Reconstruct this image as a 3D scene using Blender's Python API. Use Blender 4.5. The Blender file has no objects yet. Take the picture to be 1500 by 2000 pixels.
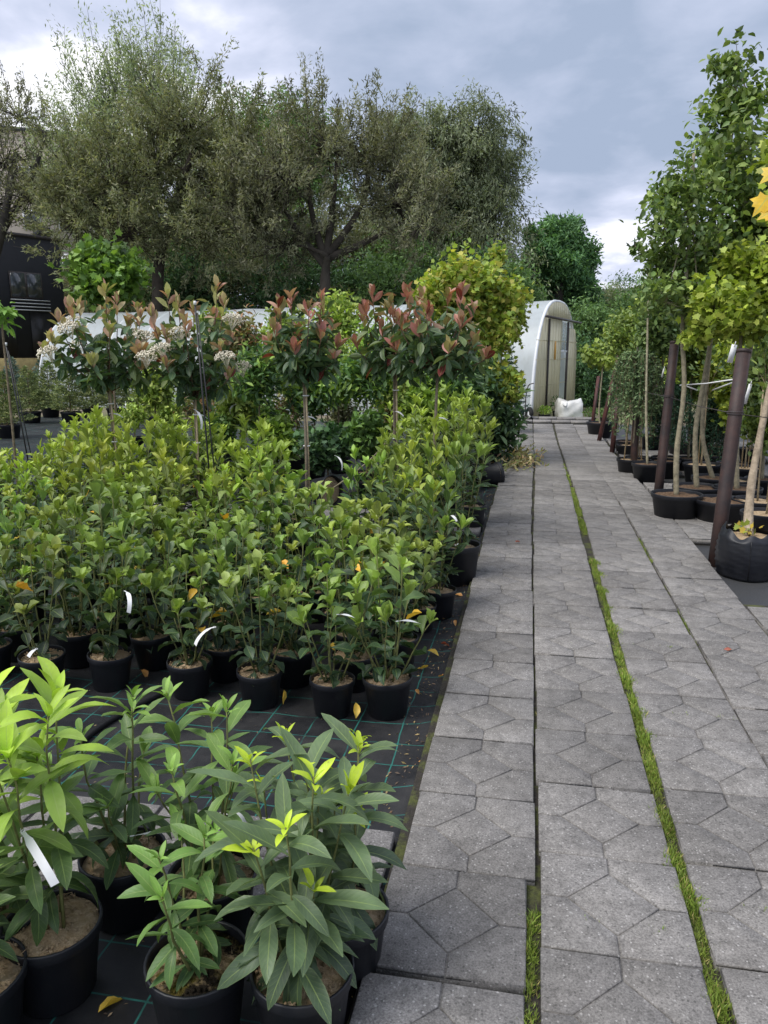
import bpy, math, random
import numpy as np
from mathutils import Matrix, Vector, Quaternion

# ------------------------------------------------------------------ camera, world, sun, exposure
S = bpy.context.scene
COL = S.collection
CAM_H = 1.8
FPX = 1500.0                                   # focal length in photo pixels (photo 1500 x 2000)
PITCH = math.atan(310 / FPX)
PSI = math.atan(292 / FPX * math.cos(PITCH))   # camera looks this far left of the path direction (+Y)
cam_d = bpy.data.cameras.new('camera')
cam_d.sensor_fit = 'VERTICAL'
cam_d.sensor_height = 36.0
cam_d.lens = 36.0 * FPX / 2000.0
cam_d.clip_start = 0.05
cam_d.clip_end = 2000
cam = bpy.data.objects.new('camera', cam_d)
COL.objects.link(cam)
cam.location = (0, 0, CAM_H)
cam.rotation_euler = (math.pi / 2 - PITCH, 0, PSI)
S.camera = cam

SUN_EL, SUN_AZ = 56.0, -128.0                  # azimuth measured from +Y towards +X (high, behind the camera's left shoulder, veiled by cloud)
SKY_SHIFT = (24.9, 24.2, 0.0)


def build_world():
    w = bpy.data.worlds.new('World')
    S.world = w
    w.use_nodes = True
    nt = w.node_tree
    N, L = nt.nodes, nt.links
    N.clear()
    out = N.new('ShaderNodeOutputWorld')
    bg = N.new('ShaderNodeBackground')
    bg.inputs['Strength'].default_value = 0.1
    sky = N.new('ShaderNodeTexSky')
    sky.sky_type = 'NISHITA'
    sky.sun_disc = False
    sky.sun_elevation = math.radians(SUN_EL)
    sky.sun_rotation = math.radians(SUN_AZ)
    tc = N.new('ShaderNodeTexCoord')
    sep = N.new('ShaderNodeSeparateXYZ')
    L.new(tc.outputs['Generated'], sep.inputs[0])

    def m(op, a, b=None, clamp=False):
        n = N.new('ShaderNodeMath')
        n.operation = op
        n.use_clamp = clamp
        for i, v in enumerate((a, b)):
            if v is None:
                continue
            if isinstance(v, (int, float)):
                n.inputs[i].default_value = v
            else:
                L.new(v, n.inputs[i])
        return n.outputs[0]
    z = m('MAXIMUM', sep.outputs['Z'], 0.0)
    zz = m('ADD', z, 0.2)
    comb = N.new('ShaderNodeCombineXYZ')
    L.new(m('DIVIDE', sep.outputs['X'], zz), comb.inputs[0])
    L.new(m('DIVIDE', sep.outputs['Y'], zz), comb.inputs[1])
    mp = N.new('ShaderNodeMapping')
    mp.inputs['Location'].default_value = SKY_SHIFT
    L.new(comb.outputs[0], mp.inputs['Vector'])

    def noise(scale, detail, rough, dist=0.0, off=None):
        n = N.new('ShaderNodeTexNoise')
        n.inputs['Scale'].default_value = scale
        n.inputs['Detail'].default_value = detail
        n.inputs['Roughness'].default_value = rough
        n.inputs['Distortion'].default_value = dist
        v = mp.outputs[0]
        if off:
            a = N.new('ShaderNodeVectorMath')
            a.operation = 'ADD'
            L.new(v, a.inputs[0])
            a.inputs[1].default_value = off
            v = a.outputs[0]
        L.new(v, n.inputs['Vector'])
        return n.outputs['Fac']
    big = noise(0.75, 5.0, 0.5, 0.25)
    fine = noise(2.6, 7.0, 0.55, 0.2, (7.1, 2.3, 0.0))

    def ramp(v, pts):
        r = N.new('ShaderNodeValToRGB')
        e = r.color_ramp.elements
        while len(e) < len(pts):
            e.new(0.5)
        for k, (p, c) in enumerate(pts):
            e[k].position = p
            e[k].color = (*c, 1)
        L.new(v, r.inputs['Fac'])
        return r.outputs['Color']
    dens = m('ADD', m('MULTIPLY', big, 0.70), m('ADD', m('MULTIPLY', fine, 0.34), 0.004))
    # thick cloud = blue grey, thinner = lavender white, thinnest = glowing white
    cl = ramp(dens, [(0.36, (1.0, 1.0, 1.0)), (0.425, (0.86, 0.87, 0.93)), (0.475, (0.56, 0.60, 0.74)),
                     (0.53, (0.41, 0.465, 0.60)), (0.60, (0.30, 0.365, 0.49))])
    sc = N.new('ShaderNodeVectorMath')
    sc.operation = 'SCALE'
    sc.inputs['Scale'].default_value = 5.9
    L.new(cl, sc.inputs[0])
    gap = ramp(dens, [(0.30, (1, 1, 1)), (0.36, (0, 0, 0))])
    mx = N.new('ShaderNodeMix')
    mx.data_type = 'RGBA'
    L.new(gap, mx.inputs['Factor'])
    L.new(sc.outputs[0], mx.inputs['A'])
    L.new(sky.outputs[0], mx.inputs['B'])
    L.new(mx.outputs['Result'], bg.inputs['Color'])
    L.new(bg.outputs[0], out.inputs['Surface'])


build_world()
sun_d = bpy.data.lights.new('sun', 'SUN')
sun_d.energy = 1.5
sun_d.angle = math.radians(38)
sun_d.color = (1.0, 0.965, 0.91)
sun = bpy.data.objects.new('sun', sun_d)
COL.objects.link(sun)
_sd = Vector((math.sin(math.radians(SUN_AZ)) * math.cos(math.radians(SUN_EL)),
              math.cos(math.radians(SUN_AZ)) * math.cos(math.radians(SUN_EL)), math.sin(math.radians(SUN_EL))))
sun.rotation_euler = (-_sd).to_track_quat('-Z', 'Y').to_euler()

S.view_settings.view_transform = 'Standard'
S.view_settings.look = 'None'
S.view_settings.exposure = 1.2
S.view_settings.gamma = 1.0
S.view_settings.use_curve_mapping = False
S.cycles.max_bounces = 6
S.cycles.diffuse_bounces = 3
S.cycles.glossy_bounces = 2
S.cycles.transmission_bounces = 4
S.cycles.transparent_max_bounces = 8
S.cycles.use_denoising = True
S.cycles.sample_clamp_indirect = 6.0

# ------------------------------------------------------------------ photo geometry helpers
CF = np.array([-math.sin(PSI) * math.cos(PITCH), math.cos(PSI) * math.cos(PITCH), -math.sin(PITCH)])
CR = np.array([math.cos(PSI), math.sin(PSI), 0.0])
CU = np.array([-math.sin(PSI) * math.sin(PITCH), math.cos(PSI) * math.sin(PITCH), math.cos(PITCH)])
CO = np.array([0, 0, CAM_H])


def ray(x, y):
    return CF + (x - 750) / FPX * CR - (y - 1000) / FPX * CU


def gp(x, y, z=0.0):                            # photo pixel -> point on the level z
    d = ray(x, y)
    return CO + d * ((z - CAM_H) / d[2])


def wp(x, y, zc):                               # photo pixel at a known distance (depth along the camera axis)
    return CO + ray(x, y) * zc


def to_px(x, y, z=0.0):                         # world point -> photo pixel
    d = np.array([x, y, z]) - CO
    w = d @ CF
    return 750 + FPX * (d @ CR) / w, 1000 - FPX * (d @ CU) / w


def corridor(x, y):                             # the bare lane in the planting where the slab strip shows
    return 548 < to_px(x, y)[0] < 700 and y > 5.6


# ------------------------------------------------------------------ objects
def thing(name, label, cat, loc=(0, 0, 0), rz=0.0, group=None, scale=1.0):
    o = bpy.data.objects.new(name, None)
    o.empty_display_size = 0.05
    COL.objects.link(o)
    o.location = loc
    o.rotation_euler = (0, 0, rz)
    o.scale = (scale,) * 3
    tag(o, label, cat, group)
    return o


def tag(o, label=None, cat=None, group=None, kind=None):
    if label:
        o['label'] = label
    if cat:
        o['category'] = cat
    if group:
        o['group'] = group
    if kind:
        o['kind'] = kind
    return o


def ob(name, me, parent=None, loc=None, rot=None, kind=None, label=None):
    o = bpy.data.objects.new(name, me)
    COL.objects.link(o)
    if parent is not None:
        o.parent = parent
    if loc is not None:
        o.location = loc
    if rot is not None:
        o.rotation_euler = rot
    if kind:
        o['kind'] = kind
    if label:
        o['label'] = label
    return o


def copy_tree(o, parent=None):
    c = o.copy()
    COL.objects.link(c)
    c.parent = parent
    for ch in KIDS.get(o.name, ()) or o.children:
        copy_tree(ch, c)
    return c


KIDS = {}                                       # cache of children lists (o.children scans the whole file)


class Acc:
    """collects verts / faces (+ per-vertex colour and leaf uv) and builds one mesh"""

    def __init__(self):
        self.v, self.c, self.u, self.f, self.n = [], [], [], [], 0

    def add(self, v, faces, col=(1, 1, 1), uv=None):
        v = np.asarray(v, dtype=np.float32).reshape(-1, 3)
        c = np.asarray(col, dtype=np.float32)
        if c.ndim == 1:
            c = np.tile(c, (len(v), 1))
        self.v.append(v)
        self.c.append(c)
        self.u.append(np.zeros((len(v), 3), np.float32) if uv is None else np.asarray(uv, np.float32))
        if isinstance(faces, np.ndarray):
            self.f.append(faces + self.n)
        else:
            by = {}
            for q in faces:
                by.setdefault(len(q), []).append(q)
            for k in by:
                self.f.append(np.array(by[k], dtype=np.int64) + self.n)
        self.n += len(v)
        return self

    def box(self, x0, x1, y0, y1, z0, z1, col=(1, 1, 1), M=None):
        v = np.array([[x, y, z] for z in (z0, z1) for y in (y0, y1) for x in (x0, x1)], float)
        if M is not None:
            v = v @ np.array(M.to_3x3()).T + np.array(M.to_translation())
        return self.add(v, [(0, 2, 3, 1), (4, 5, 7, 6), (0, 1, 5, 4), (2, 6, 7, 3), (0, 4, 6, 2), (1, 3, 7, 5)], col)

    def prism(self, poly, z0, z1, bev=0.0, col=(1, 1, 1)):
        """vertical prism over a convex polygon (ccw) with a chamfered top edge"""
        p = np.array(poly, float)
        n = len(p)
        if bev:
            c = p.mean(0)
            d = p - c
            ln = np.linalg.norm(d, axis=1)[:, None]
            q = c + d * (1 - 1.6 * bev / ln)
            rings = [(p, z0), (p, z1 - bev), (q, z1)]
        else:
            rings = [(p, z0), (p, z1)]
        v = np.concatenate([np.c_[r, np.full(n, z)] for r, z in rings])
        f = []
        for k in range(len(rings) - 1):
            for i in range(n):
                j = (i + 1) % n
                f.append((k * n + i, k * n + j, (k + 1) * n + j, (k + 1) * n + i))
        f.append(tuple(range((len(rings) - 1) * n, len(rings) * n)))
        f.append(tuple(range(n - 1, -1, -1)))
        return self.add(v, f, col)

    def tube(self, pts, rad, sides=6, col=(1, 1, 1), caps=True):
        P = np.asarray(pts, float)
        n = len(P)
        R = np.full(n, rad, float) if np.isscalar(rad) else np.asarray(rad, float)
        T = np.gradient(P, axis=0)
        T /= np.linalg.norm(T, axis=1)[:, None] + 1e-12
        ref = np.array([0.0, 0.0, 1.0])
        if abs(T[:, 2]).mean() > 0.75:
            ref = np.array([1.0, 0.13, 0.0])
        A = np.cross(T, ref)
        A /= np.linalg.norm(A, axis=1)[:, None] + 1e-12
        B = np.cross(T, A)
        a = np.arange(sides) * 2 * math.pi / sides
        ring = np.cos(a)[None, :, None] * A[:, None, :] + np.sin(a)[None, :, None] * B[:, None, :]
        V = (P[:, None, :] + ring * R[:, None, None]).reshape(-1, 3)
        i = np.arange(sides)
        j = (i + 1) % sides
        F = np.concatenate([np.stack([k * sides + i, (k + 1) * sides + i, (k + 1) * sides + j, k * sides + j], 1)
                            for k in range(n - 1)])
        self.add(V, F, col)
        if caps:
            b = self.n - len(V)
            self.f.append(np.array([[b + (n - 1) * sides + q for q in range(sides - 1, -1, -1)]]))
            self.f.append(np.array([[b + q for q in range(sides)]]))
        return self

    def lathe(self, prof, seg=24, col=(1, 1, 1), wob=None):
        pr = np.array(prof, float)
        a = np.arange(seg) * 2 * math.pi / seg
        V = np.zeros((len(pr), seg, 3))
        V[:, :, 0] = pr[:, 0:1] * np.cos(a)
        V[:, :, 1] = pr[:, 0:1] * np.sin(a)
        V[:, :, 2] = pr[:, 1:2]
        if wob is not None:
            V = wob(V, a)
        i = np.arange(seg)
        j = (i + 1) % seg
        F = np.concatenate([np.stack([k * seg + i, k * seg + j, (k + 1) * seg + j, (k + 1) * seg + i], 1)
                            for k in range(len(pr) - 1)])
        return self.add(V.reshape(-1, 3), F, col)

    def build(self, name, mat, smooth=False):
        me = bpy.data.meshes.new(name)
        V = np.concatenate(self.v)
        me.vertices.add(len(V))
        me.vertices.foreach_set('co', V.ravel())
        loops = np.concatenate([f.ravel() for f in self.f])
        sizes = np.concatenate([np.full(len(f), f.shape[1]) for f in self.f])
        starts = np.concatenate([[0], np.cumsum(sizes)[:-1]])
        me.loops.add(len(loops))
        me.loops.foreach_set('vertex_index', loops.astype(np.int32))
        me.polygons.add(len(sizes))
        me.polygons.foreach_set('loop_start', starts.astype(np.int32))
        if smooth:
            me.polygons.foreach_set('use_smooth', np.ones(len(sizes), bool))
        at = me.attributes.new('col', 'FLOAT_VECTOR', 'POINT')
        at.data.foreach_set('vector', np.concatenate(self.c).astype(np.float32).ravel())
        at = me.attributes.new('luv', 'FLOAT_VECTOR', 'POINT')
        at.data.foreach_set('vector', np.concatenate(self.u).astype(np.float32).ravel())
        me.update(calc_edges=True)
        if mat:
            me.materials.append(mat)
        return me


# ------------------------------------------------------------------ materials
class NT:
    def __init__(self, name):
        self.m = bpy.data.materials.new(name)
        self.m.use_nodes = True
        self.nt = self.m.node_tree
        self.N, self.L = self.nt.nodes, self.nt.links
        self.b = self.N['Principled BSDF']
        self.out = self.N['Material Output']

    def new(self, t, **kw):
        n = self.N.new(t)
        for k, v in kw.items():
            setattr(n, k, v)
        return n

    def put(self, sock, v):
        if isinstance(v, bpy.types.NodeSocket):
            self.L.new(v, sock)
        elif isinstance(v, tuple) and sock.type == 'RGBA' and len(v) == 3:
            sock.default_value = (*v, 1)
        else:
            sock.default_value = v

    def math(self, op, a, b=None, c=None, clamp=False):
        n = self.new('ShaderNodeMath', operation=op, use_clamp=clamp)
        for i, v in enumerate((a, b, c)):
            if v is not None:
                self.put(n.inputs[i], v)
        return n.outputs[0]

    def vec(self, op, a, b=None, scale=None):
        n = self.new('ShaderNodeVectorMath', operation=op)
        self.put(n.inputs[0], a)
        if b is not None:
            self.put(n.inputs[1], b)
        if scale is not None:
            self.put(n.inputs['Scale'], scale)
        return n.outputs[0]

    def mix(self, f, a, b, mode='MIX'):
        n = self.new('ShaderNodeMix', data_type='RGBA', blend_type=mode)
        self.put(n.inputs['Factor'], f)
        self.put(n.inputs['A'], a)
        self.put(n.inputs['B'], b)
        return n.outputs['Result']

    def noise(self, scale, detail=4.0, rough=0.55, vec=None, dist=0.0):
        n = self.new('ShaderNodeTexNoise')
        n.inputs['Scale'].default_value = scale
        n.inputs['Detail'].default_value = detail
        n.inputs['Roughness'].default_value = rough
        n.inputs['Distortion'].default_value = dist
        if vec is not None:
            self.L.new(vec, n.inputs['Vector'])
        return n.outputs['Fac']

    def ramp(self, v, *pts):
        r = self.new('ShaderNodeValToRGB')
        e = r.color_ramp.elements
        while len(e) < len(pts):
            e.new(0.5)
        for k, (p, c) in enumerate(pts):
            e[k].position = p
            e[k].color = (c, c, c, 1) if isinstance(c, (int, float)) else (*c, 1)
        self.L.new(v, r.inputs['Fac'])
        return r.outputs['Color']

    def coord(self, which='Object'):
        return self.new('ShaderNodeTexCoord').outputs[which]

    def wpos(self):
        return self.new('ShaderNodeNewGeometry').outputs['Position']

    def attr(self, name):
        return self.new('ShaderNodeAttribute', attribute_name=name).outputs['Vector']

    def bump(self, h, strength=0.3, dist=0.01):
        n = self.new('ShaderNodeBump')
        n.inputs['Strength'].default_value = strength
        n.inputs['Distance'].default_value = dist
        self.L.new(h, n.inputs['Height'])
        self.L.new(n.outputs[0], self.b.inputs['Normal'])

    def base(self, v):
        self.put(self.b.inputs['Base Color'], v)

    def rough(self, v):
        self.put(self.b.inputs['Roughness'], v)

    def rnd(self):
        return self.new('ShaderNodeObjectInfo').outputs['Random']


MAT = {}


def leaf_mat(name, near=True, rough=0.4, trans=0.22, spec=0.5):
    t = NT(name)
    col = t.attr('col')
    oi = t.new('ShaderNodeObjectInfo')
    c = t.mix(1.0, t.vec('SCALE', col, scale=1.55), oi.outputs['Color'], 'MULTIPLY')
    nz = t.noise(9.0 if near else 1.3, 3.0, 0.6, t.wpos())
    c = t.mix(1.0, c, t.ramp(nz, (0.3, 0.74), (0.7, 1.22)), 'MULTIPLY')
    if near:
        uv = t.new('ShaderNodeSeparateXYZ')
        t.L.new(t.attr('luv'), uv.inputs[0])
        ax = t.math('ABSOLUTE', uv.outputs[0])
        rib = t.math('LESS_THAN', ax, t.math('MULTIPLY_ADD', uv.outputs[1], -0.05, 0.085))
        light = t.mix(0.55, c, (0.40, 0.52, 0.16))
        v = t.math('SINE', t.math('MULTIPLY_ADD', uv.outputs[1], 62.0, t.math('MULTIPLY', ax, -13.0)))
        side = t.math('MULTIPLY', t.math('GREATER_THAN', v, 0.90), 0.16)
        c = t.mix(side, c, light)
        edge = t.math('MULTIPLY', t.math('GREATER_THAN', ax, 0.91), 0.22)
        c = t.mix(edge, c, light)
        c = t.mix(t.math('MULTIPLY', rib, 0.75), c, light)
        sp = t.noise(55.0, 3.0, 0.6, t.wpos())
        c = t.mix(t.ramp(sp, (0.66, 0.0), (0.76, 0.45)), c, (0.16, 0.13, 0.05))
        dz = t.noise(26.0, 4.0, 0.65, t.vec('ADD', t.wpos(), (3.0, 1.0, 2.0)))
        c = t.mix(t.ramp(dz, (0.5, 0.0), (0.8, 0.22)), c, (0.24, 0.26, 0.2))
        h = t.math('ADD', t.math('MULTIPLY', rib, -1.0), t.math('MULTIPLY', v, 0.18))
        t.bump(h, 0.35, 0.0015)
    t.base(c)
    t.rough(rough)
    t.b.inputs['Specular IOR Level'].default_value = spec
    tr = t.new('ShaderNodeBsdfTranslucent')
    tc = t.mix(1.0, c, (1.25, 1.3, 0.6), 'MULTIPLY')
    t.L.new(tc, tr.inputs['Color'])
    ms = t.new('ShaderNodeMixShader')
    ms.inputs[0].default_value = trans
    t.L.new(t.b.outputs[0], ms.inputs[1])
    t.L.new(tr.outputs[0], ms.inputs[2])
    t.L.new(ms.outputs[0], t.out.inputs['Surface'])
    return t.m


MAT['leaf'] = leaf_mat('leaf', True, 0.44, 0.24, 0.42)
MAT['leaf_small'] = leaf_mat('leaf_small', False, 0.48, 0.25, 0.4)
MAT['leaf_far'] = leaf_mat('leaf_far', False, 0.6, 0.3, 0.3)
MAT['needle'] = leaf_mat('needle', False, 0.6, 0.1, 0.3)


def simple(name, col, rough=0.6, spec=0.4, nscale=0, namt=0.25, bump=0.0, bscale=60, metal=0.0, usecol=False):
    t = NT(name)
    c = col
    if usecol:
        c = t.mix(1.0, t.attr('col'), (*col,), 'MULTIPLY')
    if nscale:
        nz = t.noise(nscale, 5.0, 0.6, t.wpos())
        c = t.mix(1.0, c if not isinstance(c, tuple) else c, t.ramp(nz, (0.3, 1 - namt), (0.7, 1 + namt)), 'MULTIPLY')
    t.base(c)
    t.rough(rough)
    t.b.inputs['Specular IOR Level'].default_value = spec
    t.b.inputs['Metallic'].default_value = metal
    if bump:
        t.bump(t.noise(bscale, 4.0, 0.6, t.wpos()), bump, 0.01)
    return t.m


MAT['twig'] = simple('green_stem', (0.16, 0.17, 0.06), 0.6, 0.3, 30, 0.3, usecol=True)
MAT['bark'] = simple('bark', (1, 1, 1), 0.85, 0.2, 22, 0.35, 0.5, 70, usecol=True)
MAT['farbark'] = simple('far_bark', (1, 1, 1), 0.9, 0.1, 3, 0.3, usecol=True)
MAT['bamboo'] = simple('bamboo', (0.42, 0.33, 0.2), 0.55, 0.4, 18, 0.3)
MAT['white_tag'] = simple('white_tag', (0.8, 0.8, 0.8), 0.5, 0.4, 20, 0.06)
MAT['green_tag'] = simple('green_tag', (0.25, 0.55, 0.45), 0.5, 0.4)
MAT['red_tape'] = simple('red_tape', (0.5, 0.05, 0.05), 0.5, 0.4)
MAT['black_rod'] = simple('black_rod', (0.012, 0.012, 0.013), 0.45, 0.5)
MAT['white_metal'] = simple('white_metal', (0.72, 0.74, 0.76), 0.4, 0.5, 4, 0.08)
MAT['dark_metal'] = simple('dark_metal', (0.06, 0.05, 0.05), 0.5, 0.5, 8, 0.3)
MAT['rubber'] = simple('rubber', (0.015, 0.015, 0.015), 0.8, 0.3, 20, 0.3)
MAT['flower'] = simple('flower', (0.78, 0.72, 0.58), 0.8, 0.2, 60, 0.2)
MAT['white_sack'] = simple('white_sack', (0.8, 0.79, 0.76), 0.7, 0.3, 5, 0.12, 0.4, 14)


def pot_mat():
    t = NT('black_plastic')
    nz = t.noise(6.0, 6.0, 0.6, t.wpos())
    dust = t.noise(30.0, 4.0, 0.7, t.wpos())
    c = t.mix(t.ramp(nz, (0.45, 0.0), (0.75, 0.55)), (0.0095, 0.0105, 0.015), (0.032, 0.033, 0.036))
    c = t.mix(t.ramp(dust, (0.62, 0.0), (0.8, 0.35)), c, (0.075, 0.066, 0.055))
    t.base(c)
    t.rough(t.math('MULTIPLY_ADD', nz, 0.25, 0.36))
    t.b.inputs['Specular IOR Level'].default_value = 0.45
    t.bump(t.noise(90.0, 3.0, 0.5, t.wpos()), 0.06, 0.01)
    return t.m


MAT['pot'] = pot_mat()


def soil_mat(moss):
    t = NT('mossy_soil' if moss else 'coir_soil')
    p = t.wpos()
    a = t.noise(28.0, 6.0, 0.65, p)
    b = t.noise(140.0, 4.0, 0.7, p)
    c = t.mix(t.ramp(a, (0.35, 0.0), (0.7, 1.0)), (0.60, 0.43, 0.25), (0.80, 0.63, 0.43))
    c = t.mix(t.ramp(b, (0.3, 0.0), (0.65, 1.0)), t.mix(1.0, c, (0.8, 0.76, 0.72), 'MULTIPLY'), c)
    if moss:
        g = t.noise(11.0, 4.0, 0.6, p)
        c = t.mix(t.ramp(g, (0.42, 0.0), (0.55, 1.0)), c, (0.16, 0.13, 0.03))
        g2 = t.noise(9.0, 5.0, 0.65, t.vec('ADD', p, (4.0, 2.0, 0.0)))
        c = t.mix(t.ramp(g2, (0.52, 0.0), (0.6, 1.0)), c, (0.035, 0.028, 0.02))
    t.base(c)
    t.rough(0.95)
    t.b.inputs['Specular IOR Level'].default_value = 0.1
    t.bump(t.math('ADD', a, t.math('MULTIPLY', b, 0.6)), 1.0, 0.03)
    return t.m


MAT['soil'] = soil_mat(False)
MAT['moss_soil'] = soil_mat(True)
MAT['dark_soil'] = simple('bark_mulch', (0.13, 0.085, 0.055), 0.95, 0.1, 40, 0.6, 0.9, 60)


def slab_mat():
    t = NT('concrete_paver')
    p = t.wpos()
    oi = t.new('ShaderNodeObjectInfo')
    rnd = oi.outputs['Random']
    big = t.noise(2.3, 5.0, 0.6, p)
    mid = t.noise(16.0, 8.0, 0.75, p)
    grit = t.noise(150.0, 4.0, 0.75, p)
    agg = t.new('ShaderNodeTexVoronoi')
    agg.inputs['Scale'].default_value = 95.0
    t.L.new(p, agg.inputs['Vector'])
    c = t.mix(t.ramp(big, (0.3, 0.0), (0.7, 1.0)), (0.172, 0.162, 0.152), (0.262, 0.248, 0.234))
    c = t.mix(1.0, c, t.ramp(mid, (0.28, 0.62), (0.5, 1.0), (0.72, 1.32)), 'MULTIPLY')
    c = t.mix(1.0, c, t.ramp(grit, (0.30, 0.5), (0.70, 1.5)), 'MULTIPLY')
    # light aggregate grains
    sc = t.new('ShaderNodeSeparateColor')
    t.L.new(agg.outputs['Color'], sc.inputs[0])
    pick = t.math('MULTIPLY', t.math('LESS_THAN', agg.outputs['Distance'], 0.33), t.math('GREATER_THAN', sc.outputs[0], 0.86))
    c = t.mix(t.math('MULTIPLY', pick, 0.55), c, (0.52, 0.5, 0.48))
    pick2 = t.math('MULTIPLY', t.math('LESS_THAN', agg.outputs['Distance'], 0.4), t.math('GREATER_THAN', sc.outputs[1], 0.85))
    c = t.mix(t.math('MULTIPLY', pick2, 0.5), c, (0.06, 0.058, 0.055))
    # lichen spots and damp stains
    lich = t.noise(34.0, 2.0, 0.5, t.vec('ADD', p, (9.0, 4.0, 0.0)))
    c = t.mix(t.ramp(lich, (0.70, 0.0), (0.76, 0.55)), c, (0.46, 0.45, 0.42))
    st = t.noise(1.1, 4.0, 0.65, t.vec('ADD', p, (3.0, 8.0, 0.0)))
    c = t.mix(t.ramp(st, (0.54, 0.0), (0.72, 0.26)), c, (0.10, 0.10, 0.095))
    c = t.mix(1.0, c, t.ramp(rnd, (0.0, 0.80), (1.0, 1.12)), 'MULTIPLY')
    t.base(c)
    t.rough(0.88)
    t.b.inputs['Specular IOR Level'].default_value = 0.25
    t.bump(t.math('ADD', t.math('MULTIPLY', grit, 0.5), mid), 0.55, 0.006)
    return t.m


MAT['slab'] = slab_mat()


def fabric_mat(name, base, lines):
    t = NT(name)
    p = t.wpos()
    sp = t.new('ShaderNodeSeparateXYZ')
    wob = t.new('ShaderNodeTexNoise')
    wob.inputs['Scale'].default_value = 2.2
    wob.inputs['Detail'].default_value = 3.0
    t.L.new(p, wob.inputs['Vector'])
    q = t.vec('ADD', p, t.vec('SCALE', t.vec('SUBTRACT', wob.outputs['Color'], (0.5, 0.5, 0.5)), scale=0.05))
    t.L.new(q, sp.inputs[0])
    dirt = t.noise(3.4, 6.0, 0.65, p)
    fine = t.noise(70.0, 4.0, 0.7, p)
    c = t.mix(t.ramp(dirt, (0.42, 0.0), (0.78, 0.7)), base, (0.062, 0.06, 0.058))
    c = t.mix(t.ramp(fine, (0.66, 0.0), (0.8, 0.55)), c, (0.12, 0.10, 0.08))
    if lines:
        fac = None
        for k, (s, off, w) in enumerate(((0.235, 0.05, 0.0065), (0.205, 0.0, 0.0065))):
            u = t.math('FRACT', t.math('DIVIDE', t.math('ADD', sp.outputs[k], 50.0 + off), s))
            d = t.math('ABSOLUTE', t.math('SUBTRACT', u, 0.5))
            ln = t.math('LESS_THAN', d, w / s / 2)
            fac = ln if fac is None else t.math('MAXIMUM', fac, ln)
        worn = t.ramp(t.noise(5.0, 3.0, 0.6, p), (0.36, 0.15), (0.5, 0.9))
        c = t.mix(t.math('MULTIPLY', fac, worn), c, (0.025, 0.17, 0.14))
    wv = t.new('ShaderNodeTexWave')
    wv.inputs['Scale'].default_value = 160.0
    t.L.new(p, wv.inputs['Vector'])
    t.base(c)
    t.rough(t.math('MULTIPLY_ADD', dirt, 0.4, 0.38))
    t.b.inputs['Specular IOR Level'].default_value = 0.4
    t.bump(t.math('ADD', t.math('MULTIPLY', wv.outputs['Fac'], 0.2), t.noise(7.0, 4.0, 0.6, p)), 0.35, 0.02)
    return t.m


MAT['fabric'] = fabric_mat('weed_fabric', (0.013, 0.0135, 0.016), True)
MAT['fabric_grey'] = fabric_mat('weed_fabric_dusty', (0.045, 0.047, 0.05), False)


def ground_mat():
    t = NT('ground_soil_grass')
    p = t.wpos()
    a = t.noise(0.35, 6.0, 0.6, p)
    b = t.noise(7.0, 6.0, 0.65, p)
    d = t.mix(b, (0.11, 0.085, 0.06), (0.27, 0.22, 0.16))
    g = t.mix(b, (0.06, 0.085, 0.02), (0.17, 0.19, 0.06))
    t.base(t.mix(t.ramp(a, (0.4, 0.0), (0.58, 1.0)), d, g))
    t.rough(0.95)
    t.bump(b, 0.8, 0.05)
    return t.m


MAT['ground'] = ground_mat()


def subsoil_mat():
    t = NT('joint_soil')
    p = t.wpos()
    a = t.noise(9.0, 5.0, 0.65, p)
    b = t.noise(80.0, 3.0, 0.65, p)
    c = t.mix(t.ramp(a, (0.46, 0.0), (0.6, 1.0)), (0.035, 0.03, 0.024), (0.075, 0.085, 0.022))
    t.base(t.mix(1.0, c, t.ramp(b, (0.3, 0.6), (0.7, 1.3)), 'MULTIPLY'))
    t.rough(0.95)
    t.bump(b, 0.8, 0.01)
    return t.m


MAT['subsoil'] = subsoil_mat()


def rust_mat():
    t = NT('rusty_iron')
    p = t.wpos()
    a = t.noise(7.0, 6.0, 0.65, p)
    b = t.noise(60.0, 5.0, 0.7, p)
    c = t.mix(t.ramp(a, (0.35, 0.0), (0.65, 1.0)), (0.026, 0.018, 0.018), (0.066, 0.034, 0.028))
    c = t.mix(1.0, c, t.attr('col'), 'MULTIPLY')
    c = t.mix(t.ramp(b, (0.62, 0.0), (0.75, 0.5)), c, (0.16, 0.13, 0.12))
    t.base(c)
    t.rough(0.62)
    t.bump(b, 0.35, 0.005)
    return t.m


MAT['rust'] = rust_mat()


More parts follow.
